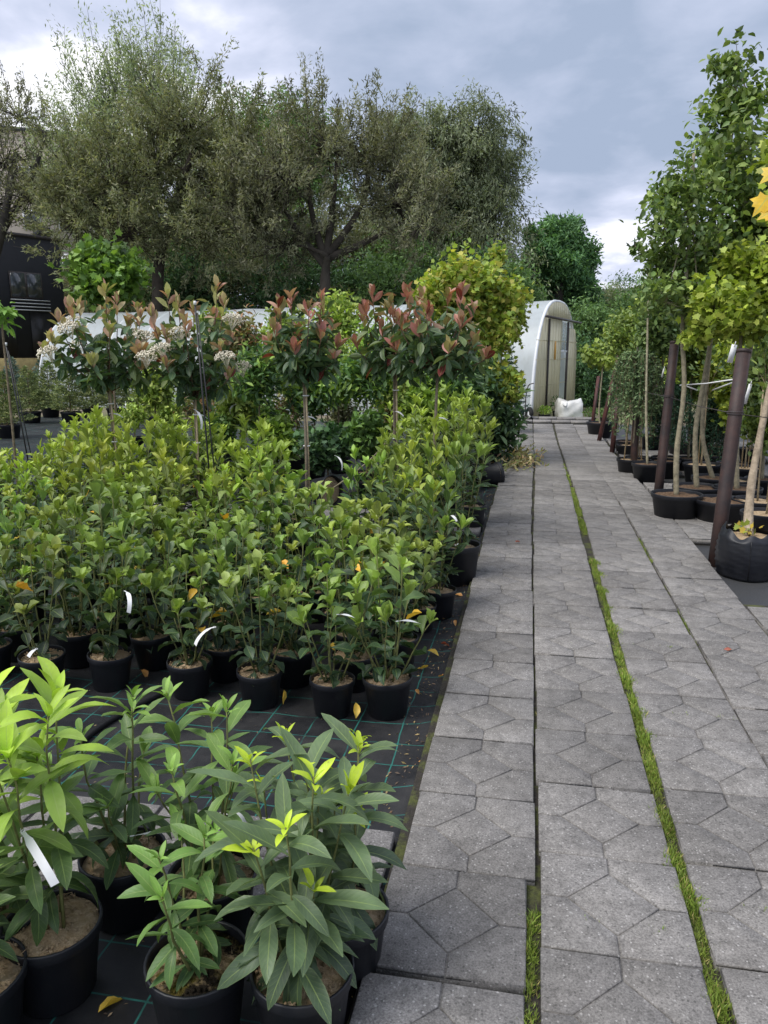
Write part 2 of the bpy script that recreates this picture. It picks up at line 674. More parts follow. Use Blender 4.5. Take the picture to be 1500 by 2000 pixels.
def film_mat(name, col, alpha, rough=0.28):
    t = NT(name)
    p = t.wpos()
    a = t.noise(1.2, 5.0, 0.6, p)
    s = t.new('ShaderNodeMapping')
    s.inputs['Scale'].default_value = (6.0, 6.0, 0.35)
    t.L.new(p, s.inputs['Vector'])
    streak = t.noise(1.0, 5.0, 0.6, s.outputs[0])
    c = t.mix(1.0, (*col,), t.ramp(a, (0.3, 0.9), (0.7, 1.05)), 'MULTIPLY')
    c = t.mix(t.ramp(streak, (0.5, 0.0), (0.75, 0.25)), c, (0.36, 0.36, 0.29))
    t.base(c)
    t.rough(rough)
    tr = t.new('ShaderNodeBsdfTranslucent')
    t.L.new(c, tr.inputs['Color'])
    tp = t.new('ShaderNodeBsdfTransparent')
    m1 = t.new('ShaderNodeMixShader')
    m1.inputs[0].default_value = 0.42
    t.L.new(t.b.outputs[0], m1.inputs[1])
    t.L.new(tr.outputs[0], m1.inputs[2])
    m2 = t.new('ShaderNodeMixShader')
    m2.inputs[0].default_value = alpha
    t.L.new(m1.outputs[0], m2.inputs[1])
    t.L.new(tp.outputs[0], m2.inputs[2])
    t.L.new(m2.outputs[0], t.out.inputs['Surface'])
    return t.m


MAT['film'] = film_mat('tunnel_film', (0.78, 0.84, 0.87), 0.2)
MAT['panel'] = film_mat('ribbed_panel', (0.80, 0.76, 0.58), 0.10, 0.4)
MAT['clear'] = film_mat('clear_panel', (0.5, 0.58, 0.6), 0.55, 0.15)

# ------------------------------------------------------------------ leaf geometry
def leaf_template(peak=0.45, wid=0.3, nst=6, curl=0.5, fold=0.25, cup=0.0, wave=0.0, petiole=0.08):
    """unit-length leaf along +Y, normal +Z. 3 verts across"""
    ts = np.linspace(0, 1, nst + 1)
    V, U = [], []
    y = z = 0.0
    ang = 0.0
    prev = 0.0
    for k, t in enumerate(ts):
        dt = t - prev
        prev = t
        ang = -curl * t
        y += math.cos(ang) * dt
        z += math.sin(ang) * dt
        tt = max(0.0, (t - petiole) / (1 - petiole))
        a = peak / (1 - peak)
        w = (tt ** a * (1 - tt)) / ((peak ** a) * (1 - peak)) if 0 < tt < 1 else 0.0
        w = wid * 0.5 * (w ** 0.72)
        if k == 0:
            w = 0.012
        if k == nst:
            w = 0.006
        wz = wave * math.sin(t * 11.0)
        V += [(-w, y, z + w * fold * 2 + wz * w * 3 + cup * w * tt), (0, y, z), (w, y, z + w * fold * 2 - wz * w * 3 + cup * w * tt)]
        U += [(-1, t, 0), (0, t, 0), (1, t, 0)]
    F = []
    for k in range(nst):
        b = k * 3
        F += [(b, b + 1, b + 4, b + 3), (b + 1, b + 2, b + 5, b + 4)]
    return np.array(V, np.float32), np.array(F, np.int64), np.array(U, np.float32)


def maple_template():
    pts = [(0, 0.0), (0.16, 0.05), (0.42, 0.02), (0.36, 0.22), (0.58, 0.46), (0.34, 0.50), (0.30, 0.66), (0.16, 0.62), (0.0, 1.0)]
    out = pts + [(-x, y) for x, y in pts[-2:0:-1]]
    V = [(0, 0.38, 0.0)] + [(x, y, -0.10 * (x * x * 2 + (y - .4) ** 2)) for x, y in out]
    n = len(out)
    F = np.array([(0, 1 + i, 1 + (i + 1) % n) for i in range(n)], np.int64)
    return np.array(V, np.float32), F, np.array([(v[0] * 2, v[1], 0) for v in V], np.float32)


def ovate_template():
    V = [(0, 0, 0), (-0.27, 0.32, 0.05), (0, 0.36, -0.02), (0.27, 0.32, 0.05), (-0.2, 0.68, 0.02), (0, 0.7, -0.06), (0.2, 0.68, 0.02), (0, 1.0, -0.14)]
    F = [(0, 2, 1), (0, 3, 2), (1, 2, 5, 4), (2, 3, 6, 5), (4, 5, 7), (5, 6, 7)]
    return np.array(V, np.float32), F, np.array([(v[0] * 3, v[1], 0) for v in V], np.float32)


def tiny_template(w=0.3):
    V = [(0, 0, 0), (w * .5, 0.45, 0.03), (0, 1.0, -0.08), (-w * .5, 0.45, 0.03)]
    return np.array(V, np.float32), np.array([(0, 1, 2, 3)], np.int64), np.zeros((4, 3), np.float32)


def frames(D, UP):
    """rows D = leaf directions, UP = rough normals -> (N,3,3) with columns X,Y,Z"""
    D = D / (np.linalg.norm(D, axis=1)[:, None] + 1e-9)
    X = np.cross(D, UP)
    X /= np.linalg.norm(X, axis=1)[:, None] + 1e-9
    Z = np.cross(X, D)
    return np.stack([X, D, Z], axis=2)


def scatter(acc, tpl, P, D, UP, size, col):
    V, F, U = tpl
    n = len(P)
    if n == 0:
        return
    R = frames(D, UP) * np.asarray(size, float).reshape(-1, 1, 1)
    W = np.einsum('nij,kj->nki', R, V) + P[:, None, :]
    k = len(V)
    C = np.repeat(np.asarray(col, np.float32), k, axis=0)
    Ut = np.tile(U, (n, 1))
    if isinstance(F, list):
        by = {}
        for q in F:
            by.setdefault(len(q), []).append(q)
        Fs = [np.array(b, np.int64) for b in by.values()]
    else:
        Fs = [F]
    base = acc.n
    first = True
    for f in Fs:
        ff = (f[None] + (np.arange(n) * k)[:, None, None]).reshape(-1, f.shape[1])
        if first:
            acc.add(W.reshape(-1, 3), ff, C, Ut)
            first = False
        else:
            acc.f.append(ff + base)


def unit(v):
    v = np.asarray(v, float)
    return v / (np.linalg.norm(v) + 1e-9)


T_LANCE = [leaf_template(0.47, 0.275, 7, c, 0.22, 0.0, w) for c, w in ((0.5, 0.03), (0.9, 0.05), (0.2, 0.04), (1.2, 0.02))]
T_ROUND = [leaf_template(0.60, 0.50, 6, c, f, 0.5, w, 0.1) for c, f, w in ((0.25, 0.25, 0.05), (0.6, 0.1, 0.08), (-0.25, 0.45, 0.1), (0.9, 0.2, 0.0))]
T_LAUR = [leaf_template(0.55, 0.36, 6, c, 0.25, 0.0, w) for c, w in ((0.3, 0.0), (0.7, 0.05), (0.05, 0.03), (-0.2, 0.03))]
T_PHOT = [leaf_template(0.52, 0.40, 5, c, 0.30, 0.0, 0.03) for c in (0.25, 0.6, 0.0, -0.2)]
T_LAUR_LO = [leaf_template(0.55, 0.36, 3, c, 0.3) for c in (0.3, 0.7, 0.0)]
T_ROUND_LO = [leaf_template(0.60, 0.50, 3, c, 0.3, 0.4) for c in (0.25, 0.7, -0.2)]
T_MAPLE = maple_template()
T_OVATE = ovate_template()
T_TINY = tiny_template(0.34)
T_WILLOW = tiny_template(0.26)


def tpl_meshes(name, tpls, mat):
    return [Acc().add(V, F, (1, 1, 1), U).build(name, mat, True) for V, F, U in tpls]


M_LANCE = tpl_meshes('lance_leaf', T_LANCE, MAT['leaf'])
M_ROUND = tpl_meshes('round_leaf', T_ROUND, MAT['leaf'])
M_LAUR = tpl_meshes('laurel_leaf', T_LAUR, MAT['leaf'])
M_PHOT = tpl_meshes('photinia_leaf', T_PHOT, MAT['leaf'])
M_MAPLE = Acc().add(*T_MAPLE[:2], (1, 1, 1), T_MAPLE[2]).build('maple_leaf', MAT['leaf'], False)

GOLD = math.radians(137.5)


def lerp(a, b, t):
    return np.asarray(a, float) * (1 - t) + np.asarray(b, float) * t


def shoots(rng, n, H, spread, L, nl, dark, mid, young, flush=0.25, e0=-15, e1=62, odd=0.0, oddc=(0.55, 0.35, 0.03),
           young_size=0.6, t0=0.12, r0=0.03, hjit=0.25, top=5, bunch=1.0):
    """stems (polyline) and leaves (pos, dir, up, size, colour) of a laurel-like shrub, base at the origin"""
    stems, leaves = [], []
    for s in range(n):
        az = 2 * math.pi * (s + rng.uniform(-.3, .3)) / n
        Hs = H * (1 - hjit * rng.random())
        sp = spread * rng.uniform(0.35, 1.0)
        if s == 0:
            sp *= 0.25
            Hs = H
        ts = np.linspace(0, 1, 7)
        P = np.zeros((7, 3))
        out = np.array([math.cos(az), math.sin(az)])
        side = np.array([-out[1], out[0]])
        wob = rng.normal(0, 0.012, (7, 2)).cumsum(0) * 0.6
        P[:, :2] = out * (r0 * rng.random() + sp * ts[:, None] ** 0.85) + wob * ts[:, None]
        P[:, 2] = Hs * ts
        stems.append((P, np.linspace(0.0055, 0.0022, 7)))
        phi = rng.random() * 6.28
        N = max(4, int(round(nl * Hs / H * rng.uniform(0.85, 1.15))))
        for k in range(N + top):
            if k < N:
                t = t0 + (0.93 - t0) * ((k + rng.uniform(-.3, .3)) / max(1, N - 1)) ** bunch
            else:
                t = 0.95 + 0.05 * (k - N) / max(1, top)
            t = min(1.0, max(0.03, t))
            p = np.array([np.interp(t, ts, P[:, i]) for i in range(3)])
            phi += GOLD + rng.uniform(-.25, .25)
            e = math.radians(e0 + (e1 - e0) * t ** 1.1 + rng.normal(0, 12))
            size = L * rng.uniform(0.8, 1.12)
            if t < 0.25:
                size *= 0.85 + 0.6 * t
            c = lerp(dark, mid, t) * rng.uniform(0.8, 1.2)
            if k >= N:
                e = math.radians(rng.uniform(48, 82))
                size *= young_size * rng.uniform(0.7, 1.15)
                c = np.asarray(young) * rng.uniform(0.85, 1.15)
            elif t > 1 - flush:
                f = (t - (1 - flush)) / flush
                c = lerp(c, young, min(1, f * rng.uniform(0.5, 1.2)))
            if t < 0.72 and rng.random() < odd * 1.4:
                c = np.asarray(oddc) * rng.uniform(0.7, 1.2)
            d = np.array([math.cos(phi) * math.cos(e), math.sin(phi) * math.cos(e), math.sin(e)])
            d[:2] += out * 0.25 * t
            up = np.array([-math.cos(phi) * math.sin(e), -math.sin(phi) * math.sin(e), math.cos(e)]) + rng.normal(0, 0.22, 3)
            leaves.append((p, unit(d), up, size, c))
    return stems, leaves


def leaf_objects(root, leaves, meshes, rng, zoff=0.0, name='leaf', tint=(1, 1, 1)):
    D = np.array([l[1] for l in leaves])
    UP = np.array([l[2] for l in leaves])
    R = frames(D, UP)
    kids = []
    for i, l in enumerate(leaves):
        o = bpy.data.objects.new(name, meshes[int(rng.integers(len(meshes)))] if isinstance(meshes, list) else meshes)
        r = R[i] * l[3]
        o.matrix_basis = Matrix(((r[0][0], r[0][1], r[0][2], l[0][0]), (r[1][0], r[1][1], r[1][2], l[0][1]),
                                 (r[2][0], r[2][1], r[2][2], l[0][2] + zoff), (0, 0, 0, 1)))
        o.color = (*[float(x * q) for x, q in zip(l[4], tint)], 1)
        o.parent = root
        COL.objects.link(o)
        kids.append(o)
    return kids


def leaf_mesh(name, leaves, tpls, rng, mat):
    a = Acc()
    idx = rng.integers(0, len(tpls), len(leaves))
    for k, tp in enumerate(tpls):
        sel = [l for i, l in enumerate(leaves) if idx[i] == k]
        if sel:
            scatter(a, tp, np.array([l[0] for l in sel]), np.array([l[1] for l in sel]), np.array([l[2] for l in sel]),
                    np.array([l[3] for l in sel]), np.array([l[4] for l in sel]))
    return a.build(name, mat, True)


def stem_meshes(root, stems, zoff=0.0, col=(1, 1, 1), mat='twig', sides=6, name='stem'):
    kids = []
    for P, r in stems:
        kids.append(ob(name, Acc().tube(P, r, sides, col).build(name, MAT[mat], True), root, (0, 0, zoff)))
    return kids


# ------------------------------------------------------------------ pots
POTM = {}


def pot_mesh(r, h, soil=0.86):
    key = ('p', round(r, 3), round(h, 3))
    if key not in POTM:
        b = 0.79 * r
        prof = [(0.0, 0.004), (b * 0.86, 0.004), (b * 0.9, 0.0), (b, 0.006), (b + (r - b) * 0.83, h * 0.83), (r * 1.0, h * 0.845), (r * 1.025, h * 0.86),
                (r * 1.04, h * 0.985), (r * 1.035, h), (r * 0.985, h), (r * 0.975, h * 0.985), (r * 0.95, h * 0.8), (r * 0.93, h * 0.7)]
        POTM[key] = Acc().lathe(prof, 32).build('plant_pot', MAT['pot'], True)
    return POTM[key]


def soil_mesh(r, h, seed, mat='soil', lvl=0.9):
    key = ('s', round(r, 3), round(h, 3), seed, mat, lvl)
    if key not in POTM:
        rg = np.random.default_rng(seed)
        prof = [(r * 0.965, h * lvl - 0.014), (r * 0.93, h * lvl - 0.004), (r * 0.75, h * lvl), (r * 0.5, h * lvl + 0.006), (r * 0.25, h * lvl + 0.009), (0.004, h * lvl + 0.01)]

        def wob(V, a):
            n = rg.normal(0, 0.0035, V.shape[:2])
            n[0] = 0
            V[:, :, 2] += n
            return V
        POTM[key] = Acc().lathe(prof, 28, wob=wob).build('soil', MAT[mat], True)
    return POTM[key]


def tag_mesh(L, rng, w=0.018, drop=0.6):
    n = 8
    t = np.linspace(0, 1, n)
    a = drop * 2.2 * t
    y = np.concatenate([[0], np.cumsum(np.cos(a[:-1]) * L / (n - 1))])
    z = np.concatenate([[0], -np.cumsum(np.sin(a[:-1]) * L / (n - 1))])
    V = []
    for i in range(n):
        tw = 0.2 * math.sin(i * 0.5)
        ww = w * (0.5 if i < 2 else 1.0)
        V += [(-ww / 2, y[i], z[i] + tw * ww), (ww / 2, y[i], z[i] - tw * ww)]
    F = [(2 * i, 2 * i + 1, 2 * i + 3, 2 * i + 2) for i in range(n - 1)]
    A = Acc().add(V, F)
    # small loop round the stem
    A.tube([(0.006 * math.cos(q), 0.006 * math.sin(q) - 0.006, 0) for q in np.linspace(0, 6.28, 9)], 0.002, 4)
    return A.build('name_tag', MAT['white_tag'], True)

# ================================================================== SETTING
BED = -0.075                                   # level of the fabric beds, path top is 0


def sheet(name, x0, x1, y0, y1, z, step, amp, mat, seed=1, edge=None):
    nx, ny = max(2, int((x1 - x0) / step)), max(2, int((y1 - y0) / step))
    xs, ys = np.linspace(x0, x1, nx + 1), np.linspace(y0, y1, ny + 1)
    X, Y = np.meshgrid(xs, ys)
    r = np.random.default_rng(seed)
    Z = np.full_like(X, z)
    for _ in range(14):
        k = r.normal(0, 6.0, 2)
        Z += amp * 0.28 * np.sin(X * k[0] + Y * k[1] + r.random() * 6.28)
    if edge:
        Z += edge(X, Y)
    V = np.stack([X, Y, Z], -1).reshape(-1, 3)
    i, j = np.meshgrid(np.arange(nx), np.arange(ny))
    b = (j * (nx + 1) + i).ravel()
    F = np.stack([b, b + 1, b + nx + 2, b + nx + 1], 1)
    o = ob(name, Acc().add(V, F).build(name, mat, True))
    tag(o, kind='structure')
    return o


sheet('ground', -400, 400, -40, 760, -0.16, 20, 0.0, MAT['ground'])


def lift(X, Y):                                # fabric creases along the slab edge
    d = np.clip((X + 0.62) / 0.18, 0, 1)
    return 0.02 * d * d * (1 + 0.5 * np.sin(Y * 9.0) + 0.4 * np.sin(Y * 23.0 + 1.0))


sheet('weed_fabric_left', -14.5, -0.435, 0.6, 21.0, BED, 0.07, 0.0035, MAT['fabric'], 3, lift)
sheet('weed_fabric_right', 1.60, 9.0, 5.4, 21.5, BED - 0.004, 0.12, 0.003, MAT['fabric_grey'], 4)

# paving: each slab its own piece with the cast diamond pattern
SL = 0.474


def slab_mesh(seed, thick=0.06, plain=False):
    r = np.random.default_rng(seed)
    a = Acc()
    h = SL / 2
    g = 0.0025                                  # half groove
    j = r.normal(0, 0.0016, (8, 2))
    if plain:
        a.prism([(-h, -h), (h, -h), (h, h), (-h, h)], -thick, 0.0, 0.006)
        return a.build('paving_slab', MAT['slab'])
    a.prism([(-h + .001, -h + .001), (h - .001, -h + .001), (h - .001, h - .001), (-h + .001, h - .001)], -thick, -0.0062)
    d = h * 0.63
    dg = g * 1.3
    a.prism([(-d + dg, 0), (0, -d + dg), (d - dg, 0), (0, d - dg)], -0.012, 0.0, 0.003)
    for sx in (-1, 1):
        for sy in (-1, 1):
            p = [(sx * h, sy * h), (sx * h, sy * g), (sx * (d + g * .5), sy * g), (sx * g, sy * (d + g * .5)), (sx * g, sy * h)]
            k = 0 if sx * sy > 0 else 1
            p[0] = (p[0][0] - sx * abs(r.normal(0, .003)), p[0][1] - sy * abs(r.normal(0, .003)))
            if sx * sy > 0:
                p = p[::-1]
            a.prism(p, -0.012, 0.0 + r.normal(0, 0.0004), 0.0035)
    return a.build('paving_slab', MAT['slab'])


SLABS = [slab_mesh(i) for i in range(5)]
PLAIN = slab_mesh(9, plain=True)
rs = np.random.default_rng(77)
path = ob('path', Acc().add([(-0.44, -1, -0.03), (2.6, -1, -0.03), (2.6, 5.86, -0.03), (1.60, 5.86, -0.03), (1.56, 22.5, -0.03), (-0.44, 22.5, -0.03)],
                            [(0, 1, 2, 3, 4, 5)]).build('path', MAT['subsoil']))
tag(path, kind='structure', label='grey concrete slab path with cast diamond pattern and grassy joints')


def lay(parent, x, y, z=0.0, rz=0.0, mesh=None, sx=1.0, sy=1.0):
    o = bpy.data.objects.new('paving_slab', mesh or SLABS[int(rs.integers(5))])
    o.location = (x, y, z + rs.normal(0, 0.0022))
    o.rotation_euler = (rs.normal(0, 0.0035), rs.normal(0, 0.0035), rz + rs.normal(0, 0.004) + math.pi / 2 * int(rs.integers(4)))
    o.scale = (sx, sy, 1)
    o.parent = parent
    COL.objects.link(o)


JX = [(-0.176, -0.18), (0.318, 0.24), (0.857, 0.30), (1.343, 0.10)]    # column centre, row offset
for c, (cx, oy) in enumerate(JX):
    y = 0.3 + oy * 0.5
    k = 0
    while y < 20.4:
        dx = 0.012 * math.sin(y * 0.55 + c) + rs.normal(0, 0.003)
        if c == 2:
            dx -= 0.02 * min(1, max(0, (y - 9) / 4))
        if c == 3:
            dx -= 0.03 * min(1, max(0, (y - 9) / 4))
        far = y > 11.5
        if c == 0 and y < 2.25:
            dx -= 0.022
        lay(path, cx + dx, y, 0.0, 0.0, PLAIN if far else None)
        gapy = 0.481 + abs(rs.normal(0, 0.003)) + (0.012 if rs.random() < 0.12 else 0)
        y += gapy
        k += 1
for cx in (1.83, 2.315):
    y = 0.16
    while y < 5.75:
        lay(path, cx, y)
        y += 0.484
# slabs lying across the far end of the path, two low steps
for k in range(4):
    lay(path, -0.2 + k * 0.49, 21.0, 0.05, 0.0, PLAIN)
    lay(path, -0.05 + k * 0.49, 21.55, 0.09, 0.0, PLAIN)


def strip(name, x0, x1, y0, rows, z=0.0, step=0.486):
    n = int(round((x1 - x0) / step))
    y1 = y0 + rows * step
    base = ob(name, Acc().box(x0 + 0.01, x1 - 0.01, y0 + 0.012, y1 - 0.012, -0.12, z - 0.045).build(name, MAT['subsoil']))
    tag(base, kind='structure')
    for r in range(rows):
        for k in range(n):
            lay(base, x0 + (k + .5) * step, y0 + (r + .5) * step, z)
    return base


strip('paving_strip', -0.45 - 5 * 0.486, -0.45, 2.14, 1, -0.012)
strip('paving_strip', -0.47 - 10 * 0.486, -0.47, 7.76, 2, -0.004)
for y0, rows, n in ((7.9, 3, 5), (10.35, 2, 6), (12.35, 2, 6), (14.2, 2, 6), (16.1, 2, 6)):
    strip('paving_strip', 1.60, 1.60 + n * 0.486, y0, rows, -0.004)

# grass and moss growing in the joints
rg = np.random.default_rng(5)


def joint_grass(name, segs, n, hgt, label):
    """segs: (x0,y0,x1,y1,half width, weight)"""
    a = Acc()
    w = np.array([s[5] * math.hypot(s[2] - s[0], s[3] - s[1]) * (s[4] + 0.01) for s in segs])
    pick = rg.choice(len(segs), n, p=w / w.sum())
    sg = np.array(segs)[pick]
    t = rg.random(n)
    cl = np.sin(t * 40 + pick) * 0.5 + 0.5
    P = np.zeros((n, 3))
    off = rg.normal(0, 0.55, n).clip(-1.1, 1.1) * sg[:, 4]
    dx, dy = sg[:, 2] - sg[:, 0], sg[:, 3] - sg[:, 1]
    ln = np.hypot(dx, dy) + 1e-9
    P[:, 0] = sg[:, 0] + dx * t - dy / ln * off
    P[:, 1] = sg[:, 1] + dy * t + dx / ln * off
    P[:, 2] = -0.028
    D = rg.normal(0, 0.55, (n, 3))
    D[:, 2] = 0.55 + rg.random(n) * 0.9
    sz = hgt * rg.uniform(0.45, 1.15, n) * (0.75 + 0.5 * cl)
    base = np.array([(0.12, 0.18, 0.03), (0.18, 0.245, 0.042), (0.085, 0.12, 0.024), (0.30, 0.26, 0.10)])
    patch = 0.5 + 0.5 * np.sin(P[:, 1] * 5.1 + 2 * np.sin(P[:, 1] * 1.7)) * np.sin(P[:, 0] * 31 + P[:, 1] * 11)
    C = base[rg.choice(4, n, p=[.38, .36, .16, .10])] * rg.uniform(0.75, 1.4, (n, 1))
    C = C * (1 - .2 * patch[:, None]) + np.array((0.22, 0.19, 0.07)) * (.2 * patch[:, None])
    bare = np.sin(P[:, 1] * 2.3 + 1.1) * np.sin(P[:, 1] * 5.9)
    keep = rg.random(n) > .45 * (patch > .65) + .6 * (bare > .55)
    P, D, sz, C, n = P[keep], D[keep], sz[keep] * (1.2 - .6 * patch[keep]), C[keep], int(keep.sum())
    scatter(a, tiny_template(0.13), P, D, rg.normal(0, 1, (n, 3)), sz, C)
    o = ob(name, a.build(name, MAT['leaf_small'], True))
    tag(o, label, 'grass', kind='stuff')
    return o


gx = 0.588
joint_grass('joint_grass', [(0.583, 1.5, 0.583, 2.9, 0.034, 1.0), (0.58, 2.9, 0.60, 4.3, 0.033, 1.0), (0.60, 4.3, 0.605, 6.95, 0.033, 1.1),
                            (0.595, 7.9, 0.575, 10.8, 0.030, .95), (0.575, 10.8, 0.56, 13.2, 0.012, .7)], 40000, 0.036,
            'thick green grass strip growing in the wide joint along the path')
joint_grass('joint_grass', [(0.058, 1.4, 0.060, 2.25, 0.021, 1.3), (0.075, 2.27, 0.56, 2.24, 0.013, 0.9), (0.62, 2.42, 1.1, 2.40, 0.007, .6), (-0.42, 1.74, 0.06, 1.74, 0.006, 0.5),
                            (0.085, 3.75, 0.55, 3.75, 0.005, .3), (1.095, 4.9, 1.095, 5.6, 0.006, .35), (1.095, 6.9, 1.095, 7.8, 0.012, .7),
                            (0.62, 3.85, 1.08, 3.85, 0.006, .4), (0.62, 4.8, 1.08, 4.8, 0.005, .4), (0.09, 4.72, 0.55, 4.72, 0.004, .25), (0.02, 14, -0.0, 19.5, 0.012, .5)],
            9000, 0.032, 'thin grass tufts and moss in the narrow cross joints')

# ================================================================== POTTED SHRUBS
CREAM_TAG = tag_mesh(0.16, rg)


def add_tag(root, p, az, L=0.16, drop=0.6, mat=None):
    me = tag_mesh(L, rg, 0.02, drop)
    if mat:
        me.materials[0] = MAT[mat]
    return ob('name_tag', me, root, p, (0.15, 0.1, az))


def tag_px(root, x, y, az, L=0.16, drop=0.6, front=0.16, roll=0.0, w=0.022):
    loc = np.array(root.location)
    zc = float((loc + [0, 0, .4] - CO) @ CF) - front
    M = Matrix.LocRotScale(root.location, root.rotation_euler, root.scale).inverted()
    o = ob('name_tag', tag_mesh(L, rg, w, drop), root, M @ Vector(wp(x, y, zc)))
    o.rotation_euler = (0.1, roll, az - root.rotation_euler.z)
    return o


CRUMB = {}


def crumb_mesh(r, mat, seed):
    key = (round(r, 3), mat, seed)
    if key not in CRUMB:
        q = np.random.default_rng(seed + 40)
        a = Acc()
        octv = np.array([(1, 0, 0), (-1, 0, 0), (0, 1, 0), (0, -1, 0), (0, 0, 1), (0, 0, -1)], float)
        octf = np.array([(0, 2, 4), (2, 1, 4), (1, 3, 4), (3, 0, 4), (2, 0, 5), (1, 2, 5), (3, 1, 5), (0, 3, 5)], np.int64)
        for k in range(170):
            an, rr = q.random() * 6.28, r * .92 * math.sqrt(q.random())
            a.add(octv * q.uniform(.002, .0075) * q.uniform(.5, 1.4, 3) + [rr * math.cos(an), rr * math.sin(an), .006 * (1 - rr / r) + .004], octf)
        for k in range(14):
            an, rr = q.random() * 6.28, r * .85 * math.sqrt(q.random())
            d = q.normal(0, .014, 3) * [1, 1, .2]
            p = np.array([rr * math.cos(an), rr * math.sin(an), .012])
            a.tube([p - d, p + d], .0014, 4)
        CRUMB[key] = a.build('crumbs', MAT[mat])
    return CRUMB[key]


def potted(name, label, cat, loc, r, h, seed, group=None, rz=0.0, soil='soil', scale=1.0, lvl=0.9):
    t = thing(name, label, cat, loc, rz, group, scale)
    ob('pot', pot_mesh(r, h), t)
    ob('soil', soil_mesh(r, h, seed % 5, soil, lvl), t)
    if r < 0.14 and loc[1] < 4.3:
        ob('crumbs', crumb_mesh(r, soil, seed % 5), t, (0, 0, h * lvl), kind='stuff')
    return t


# --- the block at the front: large lance leaved laurels, every leaf a piece of its own
DKG, MDG = (0.030, 0.062, 0.026), (0.068, 0.135, 0.04)
FRONT = [
    # px, py of rim centre, stems, H, spread, leaf, leaves per stem, dark, mid, young, flush, label, soil
    (100, 1800, 4, 0.66, 0.10, 0.150, 9, (0.032, 0.068, 0.028), (0.10, 0.19, 0.045), (0.30, 0.43, 0.05), 0.55,
     'tall laurel with bright yellow-green shoots above a pot of clean tan coir', 'soil', 0.95, 12),
    (385, 1868, 4, 0.36, 0.15, 0.115, 7, (0.035, 0.08, 0.027), (0.085, 0.18, 0.045), (0.15, 0.27, 0.05), 0.3,
     'short laurel leaning over a black pot of mossy soil', 'moss_soil', 0.9, 22),
    (590, 1884, 7, 0.56, 0.17, 0.160, 11, (0.045, 0.082, 0.045), (0.082, 0.14, 0.065), (0.36, 0.46, 0.03), 0.06,
     'dense grey-green laurel with bright lime shoot tips beside the paving', 'soil', 0.9, 33),
    (240, 1662, 5, 0.52, 0.17, 0.145, 9, (0.03, 0.066, 0.026), (0.075, 0.145, 0.042), (0.15, 0.25, 0.05), 0.25,
     'open laurel with a white tag, in the pot against the paving strip', 'soil', 0.9, 44),
    (415, 1702, 6, 0.55, 0.16, 0.140, 10, (0.034, 0.072, 0.027), (0.085, 0.165, 0.045), (0.16, 0.27, 0.05), 0.3,
     'mid-green laurel behind the short laurel in the mossy pot', 'soil', 0.9, 55),
    (-8, 1772, 4, 0.64, 0.11, 0.165, 9, (0.034, 0.07, 0.028), (0.10, 0.19, 0.045), (0.33, 0.46, 0.05), 0.5,
     'laurel with large pale yellow-green leaves behind the pot of clean coir', 'soil', 0.9, 66),
    (-60, 1900, 4, 0.40, 0.12, 0.13, 7, (0.032, 0.065, 0.026), (0.07, 0.13, 0.04), (0.15, 0.25, 0.05), 0.2,
     'laurel whose pot is mostly hidden beside the pot of clean coir', 'soil', 0.9, 77),
    (668, 1770, 5, 0.52, 0.16, 0.150, 9, (0.043, 0.08, 0.044), (0.08, 0.135, 0.063), (0.34, 0.44, 0.03), 0.05,
     'second grey-green laurel tucked behind the lime-tipped one at the path edge', 'soil', 0.9, 88),
]
rf = np.random.default_rng(2024)
for (px, py, n, H, spd, L, nl, dk, md, yg, fl, lab, soil, lvl, sd) in FRONT:
    p = gp(px, py, BED + 0.235)
    t = potted('potted_laurel', lab, 'potted plant', (p[0], p[1], BED), 0.138, 0.235, sd, 'large-leaved laurels in the front block', 0, soil, 1.0, lvl)
    r = np.random.default_rng(sd)
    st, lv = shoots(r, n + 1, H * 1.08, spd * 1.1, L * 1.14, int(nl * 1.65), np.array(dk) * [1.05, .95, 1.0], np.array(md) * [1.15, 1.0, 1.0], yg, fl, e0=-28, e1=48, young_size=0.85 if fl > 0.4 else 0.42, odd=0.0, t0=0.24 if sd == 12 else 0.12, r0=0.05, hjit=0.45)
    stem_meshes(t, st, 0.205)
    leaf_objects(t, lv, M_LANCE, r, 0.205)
    if sd == 12:
        tag_px(t, 45, 1625, math.pi + .9, 0.2, 0.62, 0.12, 0.3)
    if sd == 44:
        tag_px(t, 262, 1632, -math.pi / 2 + .35, 0.17, 0.12, 0.14, -0.5)
    if sd == 55:
        tag_px(t, 450, 1590, -math.pi / 2, 0.06, 0.6, 0.12, -0.4, 0.03)

# --- round leaved laurels: prototypes, then copies with all their leaves
def proto_round(seed, big=False):
    r = np.random.default_rng(seed)
    n = int(r.integers(7, 10))
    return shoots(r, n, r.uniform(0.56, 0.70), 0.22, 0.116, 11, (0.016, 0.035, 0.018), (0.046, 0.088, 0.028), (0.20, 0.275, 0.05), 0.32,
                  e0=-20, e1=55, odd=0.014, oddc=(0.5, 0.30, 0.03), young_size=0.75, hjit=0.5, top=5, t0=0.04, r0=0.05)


ROUND = [proto_round(100 + i) for i in range(10)]
ROUND_ST = [[Acc().tube(P, r, 5).build('stem', MAT['twig'], True) for P, r in st] for st, lv in ROUND]
ROUND_JOIN = [leaf_mesh('foliage', lv, T_ROUND_LO, np.random.default_rng(i), MAT['leaf']) for i, (st, lv) in enumerate(ROUND)]
R_POT, H_POT = 0.122, 0.205


